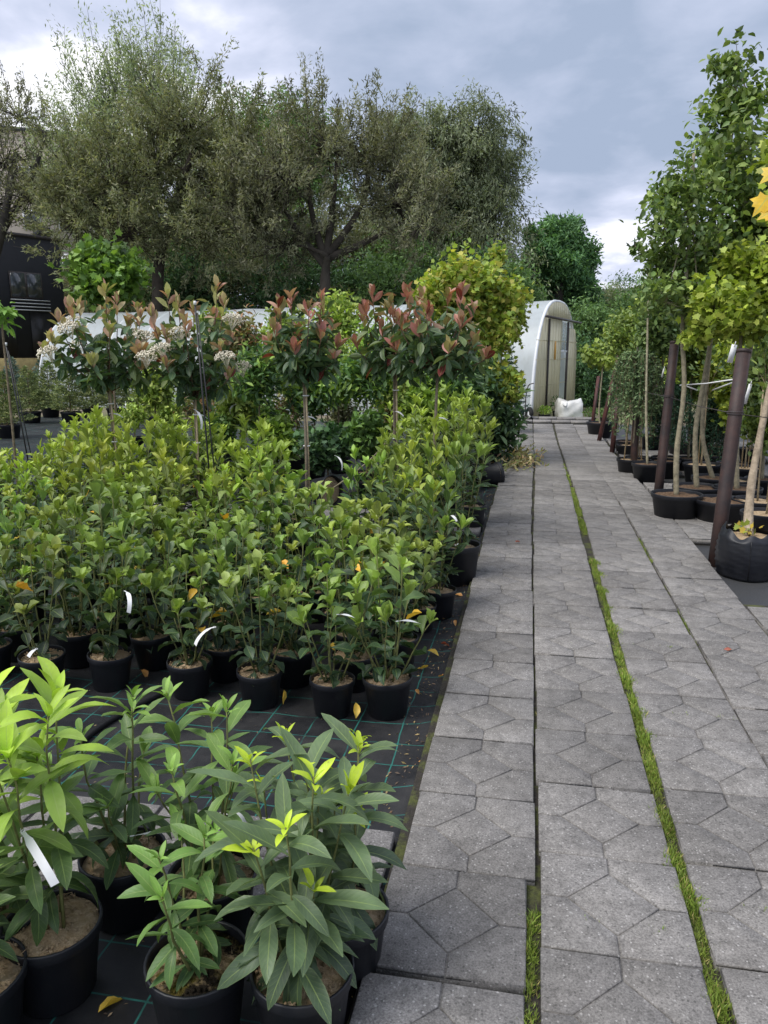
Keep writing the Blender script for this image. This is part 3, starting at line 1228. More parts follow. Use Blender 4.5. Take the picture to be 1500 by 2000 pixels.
def place_round(x, y, label, group, i, joined, rz, sc):
    t = potted('potted_laurel', label, 'potted plant', (x, y, BED), R_POT, H_POT, i, group, rz, 'soil', sc)
    t.rotation_euler = (ra.normal(0, .02), ra.normal(0, .02), rz)
    z = H_POT * 0.88
    k = i % len(ROUND)
    for me in ROUND_ST[k]:
        ob('stem', me, t, (0, 0, z))
    if joined:
        ob('foliage', ROUND_JOIN[k], t, (0, 0, z), kind='stuff')
    else:
        b_ = ra.uniform(.72, 1.22)
        leaf_objects(t, ROUND[k][1], M_ROUND, np.random.default_rng(i), z, 'leaf', (b_ * ra.uniform(.85, 1.2), b_, b_ * ra.uniform(.85, 1.3)))
    return t


ra = np.random.default_rng(8)
ORD = ['first', 'second', 'third', 'fourth', 'fifth', 'sixth', 'seventh']
front_px = [(758, 1322), (648, 1322), (507, 1305), (370, 1288), (212, 1275), (82, 1275), (-20, 1255)]
cnt = 0
for i, (px, py) in enumerate(front_px):
    p = gp(px, py, BED + H_POT)
    t = place_round(p[0], p[1], 'round-leaved laurel in a black pot, %s of the front row counting from the path' % ORD[i],
                    'round-leaved laurels, front row', cnt, False, ra.random() * 6.28, ra.uniform(0.95, 1.05))
    for (q, x, y, az, L, dr) in ((0, 778, 1213, -1.3, .11, .3), (1, 662, 1200, -1.5, .09, .3), (3, 418, 1225, math.pi - .5, .15, .75), (4, 245, 1155, math.pi + .8, .17, .7), (5, 70, 1268, 3.0, .06, .6)):
        if q == i:
            tag_px(t, x, y, az, L, dr, 0.2, -.3)
    cnt += 1
second_px = [(690, 1275), (570, 1268), (440, 1258), (300, 1238), (150, 1235), (35, 1222), (-70, 1215)]
for i, (px, py) in enumerate(second_px):
    p = gp(px, py, BED + H_POT)
    t = place_round(p[0], p[1], 'round-leaved laurel in a black pot, %s of the second row counting from the path' % ORD[i],
                    'round-leaved laurels, second row', cnt, False, ra.random() * 6.28, ra.uniform(0.95, 1.08))
    if i in (2, 3):
        add_tag(t, (0.06, -0.1, 0.38), -1.9, 0.16, 0.8)
    cnt += 1
for row, y in enumerate((4.36, 4.70, 5.04, 5.38, 5.74)):
    x = -0.72 - (row % 2) * 0.16 - (0.25 if row >= 3 else 0)
    while x > -0.80 * y - 0.35:
        if corridor(x, y) or (row > 0 and ra.random() < .10):
            x -= 0.37
            continue
        place_round(x + ra.normal(0, 0.03), y + ra.normal(0, 0.03),
                    'round-leaved laurel in a black pot packed in the rows behind the second row' if row < 2 else
                    'round-leaved laurel deep in the dense block, only its leafy top showing',
                    'round-leaved laurels, inner rows' if row < 2 else 'round-leaved laurels, deep rows',
                    cnt, False, ra.random() * 6.28, ra.uniform(0.74, 1.2))
        cnt += 1
        x -= 0.37

# --- taller laurels
def proto_laurel(seed, H, spd, L, dark, mid, young, n=6, nl=12, flush=0.35, young_size=0.8):
    r = np.random.default_rng(seed)
    return shoots(r, n, H, spd, L, nl, dark, mid, young, flush, e0=-12, e1=62, odd=0.003, young_size=young_size, hjit=0.4, top=6)


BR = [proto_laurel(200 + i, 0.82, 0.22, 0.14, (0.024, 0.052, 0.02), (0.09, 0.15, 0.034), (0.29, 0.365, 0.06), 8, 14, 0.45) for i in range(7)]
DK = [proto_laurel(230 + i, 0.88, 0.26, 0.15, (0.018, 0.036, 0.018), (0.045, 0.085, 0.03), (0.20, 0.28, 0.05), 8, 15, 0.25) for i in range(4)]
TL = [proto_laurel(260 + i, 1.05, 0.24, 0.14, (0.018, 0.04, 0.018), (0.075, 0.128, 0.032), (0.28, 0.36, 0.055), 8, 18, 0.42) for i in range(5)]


def realise(protos, tpls, tag_):
    return [([Acc().tube(P, r, 5).build('stem', MAT['twig'], True) for P, r in st],
             leaf_mesh('foliage', lv, tpls, np.random.default_rng(i), MAT['leaf'])) for i, (st, lv) in enumerate(protos)]


BRM, DKM, TLM = realise(BR, T_LAUR_LO, 'b'), realise(DK, T_LAUR, 'd'), realise(TL, T_LAUR_LO, 't')


def place_joined(protos, i, x, y, label, group, r=0.15, h=0.26, z=BED, sc=1.0, name='potted_laurel', leaves=None, tilt=None):
    t = potted(name, label, 'potted plant', (x, y, z), r, h, i, group, ra.random() * 6.28, 'soil', sc)
    st, fo = protos[i % len(protos)]
    for me in st:
        ob('stem', me, t, (0, 0, h * 0.88))
    if leaves is not None:
        b_ = ra.uniform(.75, 1.2)
        leaf_objects(t, leaves[i % len(leaves)][1], M_LAUR, np.random.default_rng(i), h * 0.88, 'leaf', (b_ * ra.uniform(.85, 1.15), b_, b_ * ra.uniform(.85, 1.2)))
    else:
        ob('foliage', fo, t, (0, 0, h * 0.88), kind='stuff')
    return t


# beside the path
C_SPOTS = [(865, 1145, 'dark glossy laurel in a low pot, first of the tall laurels along the path'),
           (905, 1062, 'dark glossy laurel in a tall pot, second of the tall laurels along the path'),
           (925, 985, 'tall laurel beside the slab strip that meets the path')]
for i, (px, py, lab) in enumerate(C_SPOTS):
    hh = (0.23, 0.34, 0.30)[i]
    p = gp(px, py, BED + hh)
    t = place_joined(DKM if i < 2 else TLM, i, p[0] - 0.03, p[1], lab, None, (0.135, 0.165, 0.16)[i], hh, leaves=DK if i < 2 else TL, sc=(0.92, 1, 1)[i])
    add_tag(t, (0.1, -0.1, 0.6), -1.0, 0.12, 0.8)
kc = 0
for y, xs in ((5.75, (-1.02,)), (6.1, (-0.95, -1.40)), (6.55, (-1.02, -1.45)), (7.0, (-0.85, -1.25)), (7.4, (-1.0, -1.35))):
    for x in xs:
        if corridor(x, y):
            continue
        place_joined(DKM if kc % 3 == 0 else TLM, kc, x + ra.normal(0, .03), y, 'tall leafy laurel in the cluster between the round-leaved block and the slab strip',
                     'tall laurels beside the path', 0.14, 0.27, sc=ra.uniform(0.82, 1.0), leaves=DK if kc % 3 == 0 else TL)
        kc += 1
for y, xs in ((8.95, (-0.85, -1.25)), (9.35, (-0.78, -1.1, -1.6)), (9.8, (-0.9, -1.35)), (10.6, (-0.95, -1.4)), (11.3, (-0.75, -1.2)), (12.2, (-0.8, -1.3)), (13.2, (-0.75, -1.2))):
    for x in xs:
        place_joined(TLM if y < 10 else DKM, kc, x + ra.normal(0, .03), y + ra.normal(0, .03), 'tall laurel in the rows beyond the slab strip, close to the path',
                     'tall laurels beyond the slab strip', 0.16, 0.3, sc=ra.uniform(0.9, 1.08) if y < 10 else ra.uniform(1.0, 1.2))
        kc += 1
# bright laurels on the left
kb = 0
for row, y in enumerate((6.12, 6.48, 6.85, 7.2, 7.52)):
    x = -1.75 - (row % 2) * 0.2
    while x > -0.80 * y - 0.4:
        if corridor(x, y) or ra.random() < .10:
            x -= 0.40
            continue
        place_joined(BRM, kb, x + ra.normal(0, .04), y + ra.normal(0, .03), 'bright yellow-green laurel in the block before the slab strip',
                     'bright laurels before the strip', 0.135, 0.24, sc=ra.uniform(0.76, 1.24), leaves=BR if row < 2 else None)
        kb += 1
        x -= 0.40
for row, y in enumerate((9.0, 9.5)):
    x = -3.3 - row * 0.2
    while x > -0.80 * y - 0.4:
        if ra.random() < 0.55:
            place_joined(BRM, kb, x + ra.normal(0, .05), y + ra.normal(0, .05), 'bright laurel standing just beyond the slab strip on the left',
                         'bright laurels beyond the strip', 0.14, 0.25, sc=ra.uniform(0.9, 1.15))
        kb += 1
        x -= 0.45

# ================================================================== STANDARD TREES WITH RED TIPS (leaf by leaf)
def curve_pts(pts, n=9):
    """smooth polyline through control points"""
    P = np.asarray(pts, float)
    t = np.linspace(0, len(P) - 1, n)
    i = np.clip(t.astype(int), 0, len(P) - 2)
    f = (t - i)[:, None]
    p0, p1, p2, p3 = P[np.maximum(i - 1, 0)], P[i], P[i + 1], P[np.minimum(i + 2, len(P) - 1)]
    return 0.5 * (2 * p1 + (p2 - p0) * f + (2 * p0 - 5 * p1 + 4 * p2 - p3) * f ** 2 + (3 * p1 - p0 - 3 * p2 + p3) * f ** 3)


def flower_mesh(seed, R=0.105):
    r = np.random.default_rng(seed)
    a = Acc()
    octv = np.array([(1, 0, 0), (-1, 0, 0), (0, 1, 0), (0, -1, 0), (0, 0, 1), (0, 0, -1)], float)
    octf = np.array([(0, 2, 4), (2, 1, 4), (1, 3, 4), (3, 0, 4), (2, 0, 5), (1, 2, 5), (3, 1, 5), (0, 3, 5)], np.int64)
    n = 130
    for k in range(n):
        d = r.normal(0, 1, 3)
        d[2] = abs(d[2]) * 0.9
        d = unit(d) * (R * r.uniform(0.8, 1.03))
        d[2] *= 0.72
        a.add(octv * r.uniform(0.0065, 0.0125) + d, octf, np.array([1, 1, 1]) * r.uniform(0.75, 1.1))
    for k in range(14):
        d = unit(r.normal(0, 1, 3) * [1, 1, 0] + [0, 0, 0.6]) * R * 0.85
        a.tube([(0, 0, -R * 0.9), d * 0.5 + [0, 0, -0.02], d], 0.0022, 4, (0.45, 0.45, 0.2))
    return a.build('flower_cluster', MAT['flower'], False)


FLOW = [flower_mesh(i) for i in range(3)]
PINK = [(0.34, 0.13, 0.115), (0.28, 0.12, 0.09), (0.33, 0.19, 0.14), (0.24, 0.20, 0.09)]
BLOND = [(0.36, 0.29, 0.16), (0.34, 0.21, 0.15), (0.30, 0.29, 0.12), (0.35, 0.18, 0.14)]


def photinia(label, px, zc, seed, crown_r, crown_h, zbase, ztop, young, flowers=0, lean=(0.0, 0.0), nb=13, stake='bamboo', sx=0.05):
    r = np.random.default_rng(seed)
    b = wp(px, 690, zc)
    t = potted('standard_photinia', label, 'tree', (b[0], b[1], BED), 0.18, 0.30, seed, 'red-tipped standard photinias')
    z0 = 0.27
    fork = np.array([lean[0], lean[1], zbase - BED])
    tr = curve_pts([(0, 0, z0), fork * [0.45, 0.45, 0.5] + r.normal(0, .012, 3), fork], 9)
    ob('trunk', Acc().tube(tr, np.linspace(0.017, 0.0125, 9), 8, (0.23, 0.19, 0.14)).build('trunk', MAT['bark'], True), t)
    leaves, tips = [], []
    hgt = ztop - zbase
    for k in range(nb):
        az = k * GOLD + r.uniform(-.3, .3)
        el = 0.2 + 0.8 * ((k + .5) / nb)
        rad = crown_r * math.sqrt(max(0.05, 1 - (el * 0.86) ** 2)) * r.uniform(0.85, 1.1)
        end = fork + np.array([math.cos(az) * rad, math.sin(az) * rad, hgt * el * r.uniform(0.86, 1.0) - 0.06])
        mid = fork * 0.45 + end * 0.55 + np.array([math.cos(az), math.sin(az), 0]) * crown_r * 0.12 + [0, 0, -0.03]
        P = curve_pts([fork - [0, 0, 0.1 * r.random()], mid, end], 7)
        ob('branch', Acc().tube(P, np.linspace(0.008, 0.003, 7), 5, (0.16, 0.10, 0.07)).build('branch', MAT['bark'], True), t)
        tips.append(end)
        phi = r.random() * 6.28
        N = int(r.integers(13, 18))
        for q in range(N):
            tt = 0.22 + 0.76 * q / (N - 1)
            p = np.array([np.interp(tt, np.linspace(0, 1, 7), P[:, i]) for i in range(3)])
            phi += GOLD
            up = tt > 0.80
            e = math.radians(r.uniform(35, 80) if up else r.uniform(-65, 15))
            d = np.array([math.cos(phi) * math.cos(e), math.sin(phi) * math.cos(e), math.sin(e)])
            c = np.array((0.032, 0.062, 0.03)) * r.uniform(0.8, 1.7)
            if tt > 0.62:
                c = lerp(c, (0.12, 0.15, 0.05), r.random())
            sz = 0.175 * r.uniform(0.75, 1.1)
            if up:
                c = np.asarray(young[int(r.integers(len(young)))]) * r.uniform(0.75, 1.15)
                sz *= 0.85
            if r.random() < 0.02:
                c = np.array((0.13, 0.02, 0.022))
            leaves.append((p, d, np.array([0, 0, 1.0]) + r.normal(0, .5, 3), sz, c))
        for q in range(4):
            a2 = phi + q * 1.57
            e = math.radians(r.uniform(55, 85))
            d = np.array([math.cos(a2) * math.cos(e), math.sin(a2) * math.cos(e), math.sin(e)])
            leaves.append((end, d, np.array([-math.cos(a2), -math.sin(a2), 0.3]), 0.15 * r.uniform(0.6, 1.05),
                           np.asarray(young[int(r.integers(len(young)))]) * r.uniform(0.8, 1.2)))
    leaves.sort(key=lambda l: l[0][1])
    leaf_objects(t, leaves[:300], M_PHOT, r)
    inner = leaves[300:]
    for k in range(230):
        e = tips[int(r.integers(len(tips)))]
        p = fork + (e - fork) * r.uniform(.25, .92) + r.normal(0, .05, 3)
        d = r.normal(0, 1, 3) + [0, 0, -.5]
        hi = (p[2] - fork[2]) / hgt
        c = np.array((0.034, 0.062, 0.03)) * r.uniform(.8, 1.8)
        if hi > .5 and r.random() < .45:
            c = lerp(c, young[int(r.integers(len(young)))], r.uniform(.3, .9))
        inner.append((p, unit(d), np.array([0, 0, 1.0]) + r.normal(0, .5, 3), .15 * r.uniform(.7, 1.1), c))
    ob('foliage', leaf_mesh('foliage', inner, T_PHOT[:3], r, MAT['leaf']), t, kind='stuff')
    for k in range(flowers):
        e = tips[(k * 2 + 1) % len(tips)]
        q = fork + (e - fork) * r.uniform(0.85, 1.05) * [1.2, 1.2, 0.8]
        ob('flower_cluster', FLOW[k % 3], t, q, (r.uniform(-.5, .5), r.uniform(-.5, .5), r.random() * 6))
    if stake:
        dx = np.array([sx, -0.03, 0])
        ob('stake', Acc().tube([np.array([0, 0, z0 - 0.1]) + dx, fork * [1, 1, 0.98] + dx * 0.5], 0.0095, 7).build('stake', MAT[stake], True), t)
        for zz in (zbase - 0.12, 1.0):
            ob('tie', Acc().tube([(0.03 * math.cos(q) + sx * .4, 0.025 * math.sin(q) - .01, 0) for q in np.linspace(0, 6.28, 13)], 0.006, 5).build('tie', MAT['white_tag'], True),
               t, (fork[0] * (zz / zbase), fork[1] * (zz / zbase), zz))
    add_tag(t, (fork[0] * .7, fork[1] * .7 - 0.015, 1.28), r.uniform(-2.4, -.6), 0.14, 0.5)
    return t


photinia('standard photinia with cream flower heads and a spreading crown, before the dark building', 212, 7.6, 11, 0.56, 0.9, 1.50, 2.50, BLOND, 9, (-0.03, 0), 20)
photinia('standard photinia with blond-pink tips and cream flowers, tied to a wooden stake', 372, 7.5, 12, 0.45, 0.9, 1.40, 2.55, BLOND, 8, (0.02, 0), 18, 'bamboo', 0.035)
photinia('slim red-tipped standard photinia in a tall black pot beside the slab strip', 592, 7.25, 13, 0.36, 0.9, 1.60, 2.46, PINK, 0, (0.0, 0), 15)
photinia('red-tipped standard photinia with a double stem, crown touching its bushier neighbour', 770, 7.9, 14, 0.44, 0.9, 1.62, 2.56, PINK, 0, (0.0, 0), 19)
photinia('bushy red-tipped standard photinia above the tall laurels by the path', 855, 7.1, 15, 0.46, 0.9, 1.66, 2.42, PINK, 0, (0.0, 0), 20, None)


# black metal stakes standing in the beds
def rod(label, px, zc, ptop, lean, two=True):
    b = wp(px, 690, zc)
    top = wp(ptop[0], ptop[1], zc)
    t = thing('garden_stake', label, 'stake', (b[0], b[1], BED))
    d = top - np.array([b[0], b[1], BED])
    ob('rod', Acc().tube([(0, 0, -0.05), d * .5, d], 0.008, 6).build('rod', MAT['black_rod'], True), t)
    if two:
        ob('rod', Acc().tube([(0.06, 0.02, -0.05), d * .5 + [0.045, 0, 0], d * .97 + [0.015, 0, 0]], 0.006, 6).build('rod', MAT['black_rod'], True), t)
    ob('cap', Acc().lathe([(0.0, 0.0), (0.012, 0.0), (0.014, 0.02), (0.012, 0.035), (0.0, 0.036)], 8).build('cap', MAT['white_tag'], True), t, d)


rod('thin black metal stake standing between the flowering photinias', 405, 6.6, (381, 596), 0)
rod('thin black double stake beside the bright laurels near the conifers', 45, 9.0, (12, 675), 0)


# ================================================================== GENERIC TREES
def tree(name, label, base, trunk, blobs, nclump, nleaf, size, tpl, pal, seed, group=None, strand=None, sig=0.24, leafm='leaf_far', barkm='farbark',
         bark=(0.12, 0.10, 0.08), twig=0.02, bias=0.5, rag=0.0, hang=0.0, pot=None, cat='tree', r_tr=(0.2, 0.06), twigs=True, stake=None, upz=0.9):
    """trunk: list of polylines in world coordinates (first is the stem), blobs: (centre, radii, weight)"""
    r = np.random.default_rng(seed)
    base = np.asarray(base, float)
    t = thing(name, label, cat, base, 0, group)
    A = Acc()
    for k, pl in enumerate(trunk):
        P = curve_pts(np.asarray(pl, float) - base, 4 * len(pl))
        ra_, rb_ = (r_tr if k == 0 else (r_tr[0] * 0.55, r_tr[1] * 0.5))
        rr = np.linspace(ra_, rb_, len(P))
        A.tube(P, rr * r.uniform(0.93, 1.07, len(P)), 8 if r_tr[0] < 0.1 else 9, bark)
    ends = np.array([np.asarray(pl[-1], float) - base for pl in trunk] + [np.asarray(trunk[0][-2], float) - base])
    a = Acc()
    W = sum(b[2] for b in blobs)
    pal = np.asarray(pal, float)
    for c, rad, wgt in blobs:
        c = np.asarray(c, float) - base
        rad = np.asarray(rad, float)
        e = ends[np.argmin(np.linalg.norm(ends - c, axis=1))]
        if twigs:
            A.tube(curve_pts([e, e * .5 + c * .5 + r.normal(0, .06, 3) * rad.mean(), c], 6), np.linspace(r_tr[1] * 0.8, twig, 6), 6, bark)
        m = max(2, int(nclump * wgt / W))
        n = int(nleaf * m)
        dirs = r.normal(0, 1, (m, 3))
        dirs /= np.linalg.norm(dirs, axis=1)[:, None]
        rr = r.random(m) ** bias
        C = c + dirs * rad * (rr * r.uniform(0.9 - rag * .3, 1.12 + rag, m))[:, None]
        if twigs:
            for q in range(m):
                if rr[q] > 0.35:
                    s0 = c + (C[q] - c) * 0.12 * r.random()
                    A.tube([s0, s0 * .45 + C[q] * .55 + r.normal(0, .05, 3) * rad.mean(), C[q] + (C[q] - c) * 0.08], [twig, twig * .7, twig * .3], 4, bark, False)
        k = r.integers(0, m, n)
        bright = r.uniform(0.72 - rag * .3, 1.3 + rag * .3, m)
        if strand is None:
            P = C[k] + r.normal(0, 1, (n, 3)) * rad * sig
            D = r.normal(0, 1, (n, 3)) + [0, 0, -hang]
        else:
            sv, sl = np.asarray(strand[0], float), strand[1]
            V = np.tile(sv, (m, 1)) + r.normal(0, strand[2], (m, 3)) + dirs * strand[3]
            V /= np.linalg.norm(V, axis=1)[:, None]
            tt = r.random(n)
            P = C[k] + V[k] * (tt * sl * (0.5 + r.random(m))[k])[:, None] + r.normal(0, 1, (n, 3)) * sig * rad.mean() * 0.3
            D = r.normal(0, 0.8, (n, 3)) + V[k] * 0.8 + [0, 0, -hang]
            if twigs:
                for q in range(m):
                    A.tube([C[q], C[q] + V[q] * sl * 0.5, C[q] + V[q] * sl], [twig * .8, twig * .5, twig * .25], 3, bark, False)
        UP = r.normal(0, 0.7, (n, 3)) + [0, 0, upz]
        col = pal[r.integers(0, len(pal), n)] * (bright[k] * r.uniform(0.75, 1.25, n))[:, None]
        scatter(a, tpl, P, D, UP, size * r.uniform(0.6, 1.15, n), col)
    ob('trunk', A.build('trunk', MAT[barkm], True), t)
    ob('crown', a.build('crown', MAT[leafm], True), t, kind='stuff')
    if pot:
        pr, ph = pot
        ob('pot', pot_mesh(pr, ph), t)
        ob('soil', soil_mesh(pr, ph, seed % 5, 'dark_soil', .92), t)
    if stake:
        for s in stake:
            ob('stake', Acc().tube([np.asarray(s[0]) - base, np.asarray(s[1]) - base], s[2], 7).build('stake', MAT['bamboo'], True), t)
    return t


def W3(x, y, zc):
    return wp(x, y, zc)


def far_tree(name, label, zc, trunks, blobs, nclump, nleaf, size, tpl, pal, seed, dz=1.0, zb=-0.2, **kw):
    """trunks / blobs given in photo pixels at distance zc"""
    r = np.random.default_rng(seed + 999)
    b = W3(trunks[0][0][0], trunks[0][0][1], zc)
    base = (b[0], b[1], zb)
    tr = []
    for k, pl in enumerate(trunks):
        q = [W3(x, y, zc + (r.normal(0, .5) * dz if i > 1 else 0)) for i, (x, y) in enumerate(pl)]
        if k == 0:
            q[0] = np.array(base)
        tr.append(q)
    s = zc / FPX
    bl = [(W3(x, y, zc + r.normal(0, 0.6) * dz), (rx * s, rx * s * r.uniform(.8, 1.1), ry * s), rx * ry) for x, y, rx, ry in blobs]
    kw.setdefault('rag', 0.4)
    return tree(name, label, base, tr, bl, nclump, nleaf, size, tpl, np.asarray(pal) * 1.45 + 0.008, seed, **kw)


OLIVE = [(0.085, 0.096, 0.05), (0.105, 0.112, 0.06), (0.07, 0.08, 0.042), (0.118, 0.115, 0.07)]
BROWN = [(0.096, 0.098, 0.062), (0.086, 0.09, 0.055), (0.115, 0.112, 0.076), (0.076, 0.084, 0.048)]
WILL = [(0.088, 0.105, 0.062), (0.11, 0.125, 0.078), (0.066, 0.084, 0.048), (0.125, 0.14, 0.09)]
PALEW = [(0.13, 0.16, 0.085), (0.16, 0.19, 0.11), (0.10, 0.13, 0.07), (0.18, 0.20, 0.13)]
GREEN = [(0.06, 0.105, 0.036), (0.08, 0.13, 0.046), (0.045, 0.085, 0.03)]
DARKG = [(0.028, 0.062, 0.026), (0.042, 0.085, 0.034), (0.02, 0.045, 0.02), (0.06, 0.11, 0.045)]
GRPF = 'tall trees behind the polytunnel'
far_tree('willow_tree', 'tall pale willow with upright sparse shoots against the sky, rising above the crooked tree', 46,
         [[(300, 720), (262, 560), (225, 400), (215, 250)], [(262, 560), (300, 420), (290, 200)], [(262, 560), (330, 430), (365, 260)], [(262, 560), (180, 430), (150, 300)]],
         [(215, 240, 70, 110), (290, 190, 70, 100), (165, 330, 70, 100), (350, 250, 60, 90), (240, 400, 120, 90), (120, 400, 60, 80), (410, 330, 60, 70), (330, 500, 110, 90)],
         900, 50, 0.30, T_WILLOW, PALEW, 21, strand=((0, 0, 1.0), 2.2, 0.22, 0.25), sig=0.3, bark=(0.13, 0.14, 0.10), r_tr=(0.45, 0.12), twig=0.03, group=GRPF)
far_tree('crooked_tree', 'crooked olive-leaved tree with an s-bent trunk and one long limb', 31,
         [[(305, 730), (308, 560), (318, 480), (345, 400), (365, 330), (395, 250)], [(322, 470), (300, 436), (262, 446), (222, 430), (180, 395)], [(345, 400), (400, 330), (430, 300)], [(262, 446), (220, 470), (190, 490)]],
         [(220, 360, 105, 80), (370, 260, 95, 85), (300, 330, 100, 90), (430, 360, 90, 90), (150, 430, 75, 70), (250, 460, 80, 50), (400, 460, 90, 60), (140, 340, 60, 60), (470, 290, 60, 70)],
         620, 96, 0.21, T_WILLOW, OLIVE, 22, strand=((0, 0, .45), 1.1, 0.35, 0.7), bark=(0.05, 0.042, 0.034), r_tr=(0.26, 0.08), twig=0.02, sig=0.22, group=GRPF)
far_tree('shrubby_tree', 'brownish thin-leaved tree with bare stems fanning from a thick stump', 30,
         [[(632, 740), (634, 590), (636, 530), (640, 500)], [(636, 510), (610, 420), (600, 330)], [(636, 510), (650, 400), (660, 300)], [(640, 500), (690, 430), (720, 370)], [(640, 505), (720, 470), (790, 430)],
          [(636, 520), (580, 450), (540, 380)]],
         [(640, 290, 90, 75), (720, 330, 90, 80), (560, 350, 90, 85), (780, 400, 80, 80), (820, 440, 60, 60), (520, 420, 70, 80), (560, 480, 90, 60), (750, 290, 50, 50), (470, 400, 60, 60)],
         520, 92, 0.20, T_WILLOW, BROWN, 23, strand=((0, 0, .7), 1.2, 0.3, 0.6), bark=(0.055, 0.048, 0.04), r_tr=(0.30, 0.12), twig=0.02, sig=0.2, group=GRPF)
far_tree('willow_tree', 'full grey-green willow with a rounded top, highest crown right of the brownish tree', 38,
         [[(880, 760), (880, 560), (885, 420), (890, 320)], [(880, 520), (940, 400), (960, 320)], [(880, 520), (830, 400), (820, 300)]],
         [(870, 260, 75, 65), (930, 270, 65, 60), (820, 310, 70, 80), (900, 350, 90, 90), (970, 350, 50, 80), (850, 430, 100, 90), (950, 450, 75, 90), (900, 530, 110, 70), (780, 250, 40, 40)],
         1000, 80, 0.25, T_WILLOW, WILL, 24, strand=((0, 0, -0.7), 0.8, 0.4, 0.6), hang=0.5, sig=0.4, bark=(0.06, 0.055, 0.045), r_tr=(0.5, 0.14), twig=0.025, group=GRPF)
far_tree('broadleaf_tree', 'darker green domed broadleaf tree showing between the willow and the brownish tree', 54,
         [[(540, 760), (540, 560), (540, 400), (530, 300)]], [(500, 270, 75, 75), (570, 280, 65, 65), (540, 360, 120, 80), (470, 380, 80, 80), (620, 300, 50, 60)],
         560, 70, 0.40, T_TINY, GREEN, 25, bark=(0.06, 0.055, 0.045), r_tr=(0.5, 0.2), twig=0.03, sig=0.18, group=GRPF)
far_tree('twiggy_tree', 'half-bare twiggy tree standing in front of the pale apartment block', 33,
         [[(-40, 740), (-20, 560), (10, 420), (30, 300)], [(-10, 480), (60, 350), (90, 260)], [(-20, 520), (-60, 380), (-80, 250)]],
         [(40, 230, 55, 55), (10, 320, 80, 60), (60, 390, 70, 40), (-20, 400, 80, 50), (-60, 260, 70, 80), (90, 360, 50, 45)],
         300, 46, 0.19, T_WILLOW, BROWN, 26, strand=((0, 0, .6), 1.1, 0.35, 0.6), bark=(0.06, 0.055, 0.05), r_tr=(0.3, 0.1), twig=0.022, sig=0.2, group=GRPF)
far_tree('round_tree', 'dense dark-green round-headed tree right beside the tunnel gable', 44,
         [[(1090, 770), (1090, 640), (1092, 560), (1095, 500)], [(1090, 600), (1060, 540), (1050, 490)], [(1090, 600), (1125, 540), (1140, 510)]],
         [(1092, 458, 42, 36), (1055, 515, 34, 45), (1132, 510, 34, 45), (1092, 515, 58, 55), (1092, 585, 62, 45), (1040, 455, 16, 22), (1142, 575, 28, 36)],
         640, 70, 0.34, T_TINY, np.array(DARKG) * 1.45, 27, bark=(0.045, 0.04, 0.035), r_tr=(0.4, 0.16), twig=0.03, sig=0.15, rag=0.12, group=GRPF)
# thick undergrowth behind the tunnel
rb_ = np.random.default_rng(31)
for k, (x, y, rx, ry, zc, pal) in enumerate([(380, 540, 90, 60, 36, DARKG), (470, 510, 90, 75, 37, OLIVE), (570, 540, 80, 70, 36, DARKG), (700, 560, 80, 40, 38, DARKG), (790, 520, 80, 70, 36, GREEN),
                                             (890, 570, 80, 60, 34, DARKG), (980, 570, 60, 60, 34, GREEN), (300, 580, 80, 50, 36, OLIVE), (200, 560, 50, 50, 43, OLIVE), (165, 560, 35, 50, 44, BROWN), (650, 590, 80, 30, 37, OLIVE), (430, 450, 80, 60, 40, OLIVE), (520, 440, 80, 70, 41, GREEN), (610, 470, 70, 60, 42, OLIVE), (720, 450, 80, 60, 41, OLIVE), (800, 460, 70, 60, 42, WILL), (340, 480, 80, 60, 41, OLIVE), (250, 500, 70, 60, 44, OLIVE)]):
    far_tree('bush', ['dark leafy bush in the thicket behind the polytunnel', 'olive bush in the thicket behind the polytunnel', 'green bush in the thicket behind the polytunnel', 'brown twiggy bush beside the dark building', 'grey-green bush under the full willow'][
        [DARKG, OLIVE, GREEN, BROWN, WILL].index(pal)], zc, [[(x, 760), (x, 680), (x, 620)]], [(x, y, rx, ry), (x - rx * .4, y + ry * .7, rx * .9, ry), (x + rx * .4, y + ry * .6, rx * .8, ry)],
        150, 60, 0.26, T_TINY, pal, 40 + k, cat='bush', bark=(0.05, 0.045, 0.04), r_tr=(0.12, 0.06), twig=0.02, sig=0.2, group='thicket behind the polytunnel')
for k, (x, y, rx, ry, zc, pal) in enumerate([(1150, 650, 36, 60, 30, GREEN), (1148, 735, 34, 60, 29, DARKG), (1195, 680, 40, 55, 33, GREEN), (1235, 640, 50, 60, 40, GREEN), (1190, 600, 40, 30, 62, WILL), (1250, 580, 50, 35, 64, GREEN), (1310, 620, 60, 60, 45, GREEN), (1400, 640, 80, 70, 36, OLIVE), (1530, 640, 90, 80, 34, GREEN), (1680, 640, 100, 90, 32, DARKG), (1850, 640, 110, 90, 31, OLIVE)]):
    far_tree('bush', ['mid-green hedge bush beyond the bulk bag', 'dark hedge bush at the tunnel corner', 'leafy bush before the house roof', 'leafy bush behind the staked trees', 'pale treetop beside the far house', 'green treetop behind the far house roof', 'green bush behind the tall staked trees', 'olive bush behind the tallest staked tree', 'broad green bush behind the tree in the planting bag', 'dark bush at the far side of the right bed', 'olive bush closing the far side of the right bed'][k],
             zc, [[(x, 790), (x, 740), (x, 690)]], [(x, y, rx, ry), (x + rx * .3, y + ry * .6, rx, ry * .8)], 160, 60, 0.19 if zc < 35 else 0.3, T_TINY, pal, 60 + k, cat='bush',
             bark=(0.05, 0.045, 0.04), r_tr=(0.1, 0.05), twig=0.02, sig=0.2)

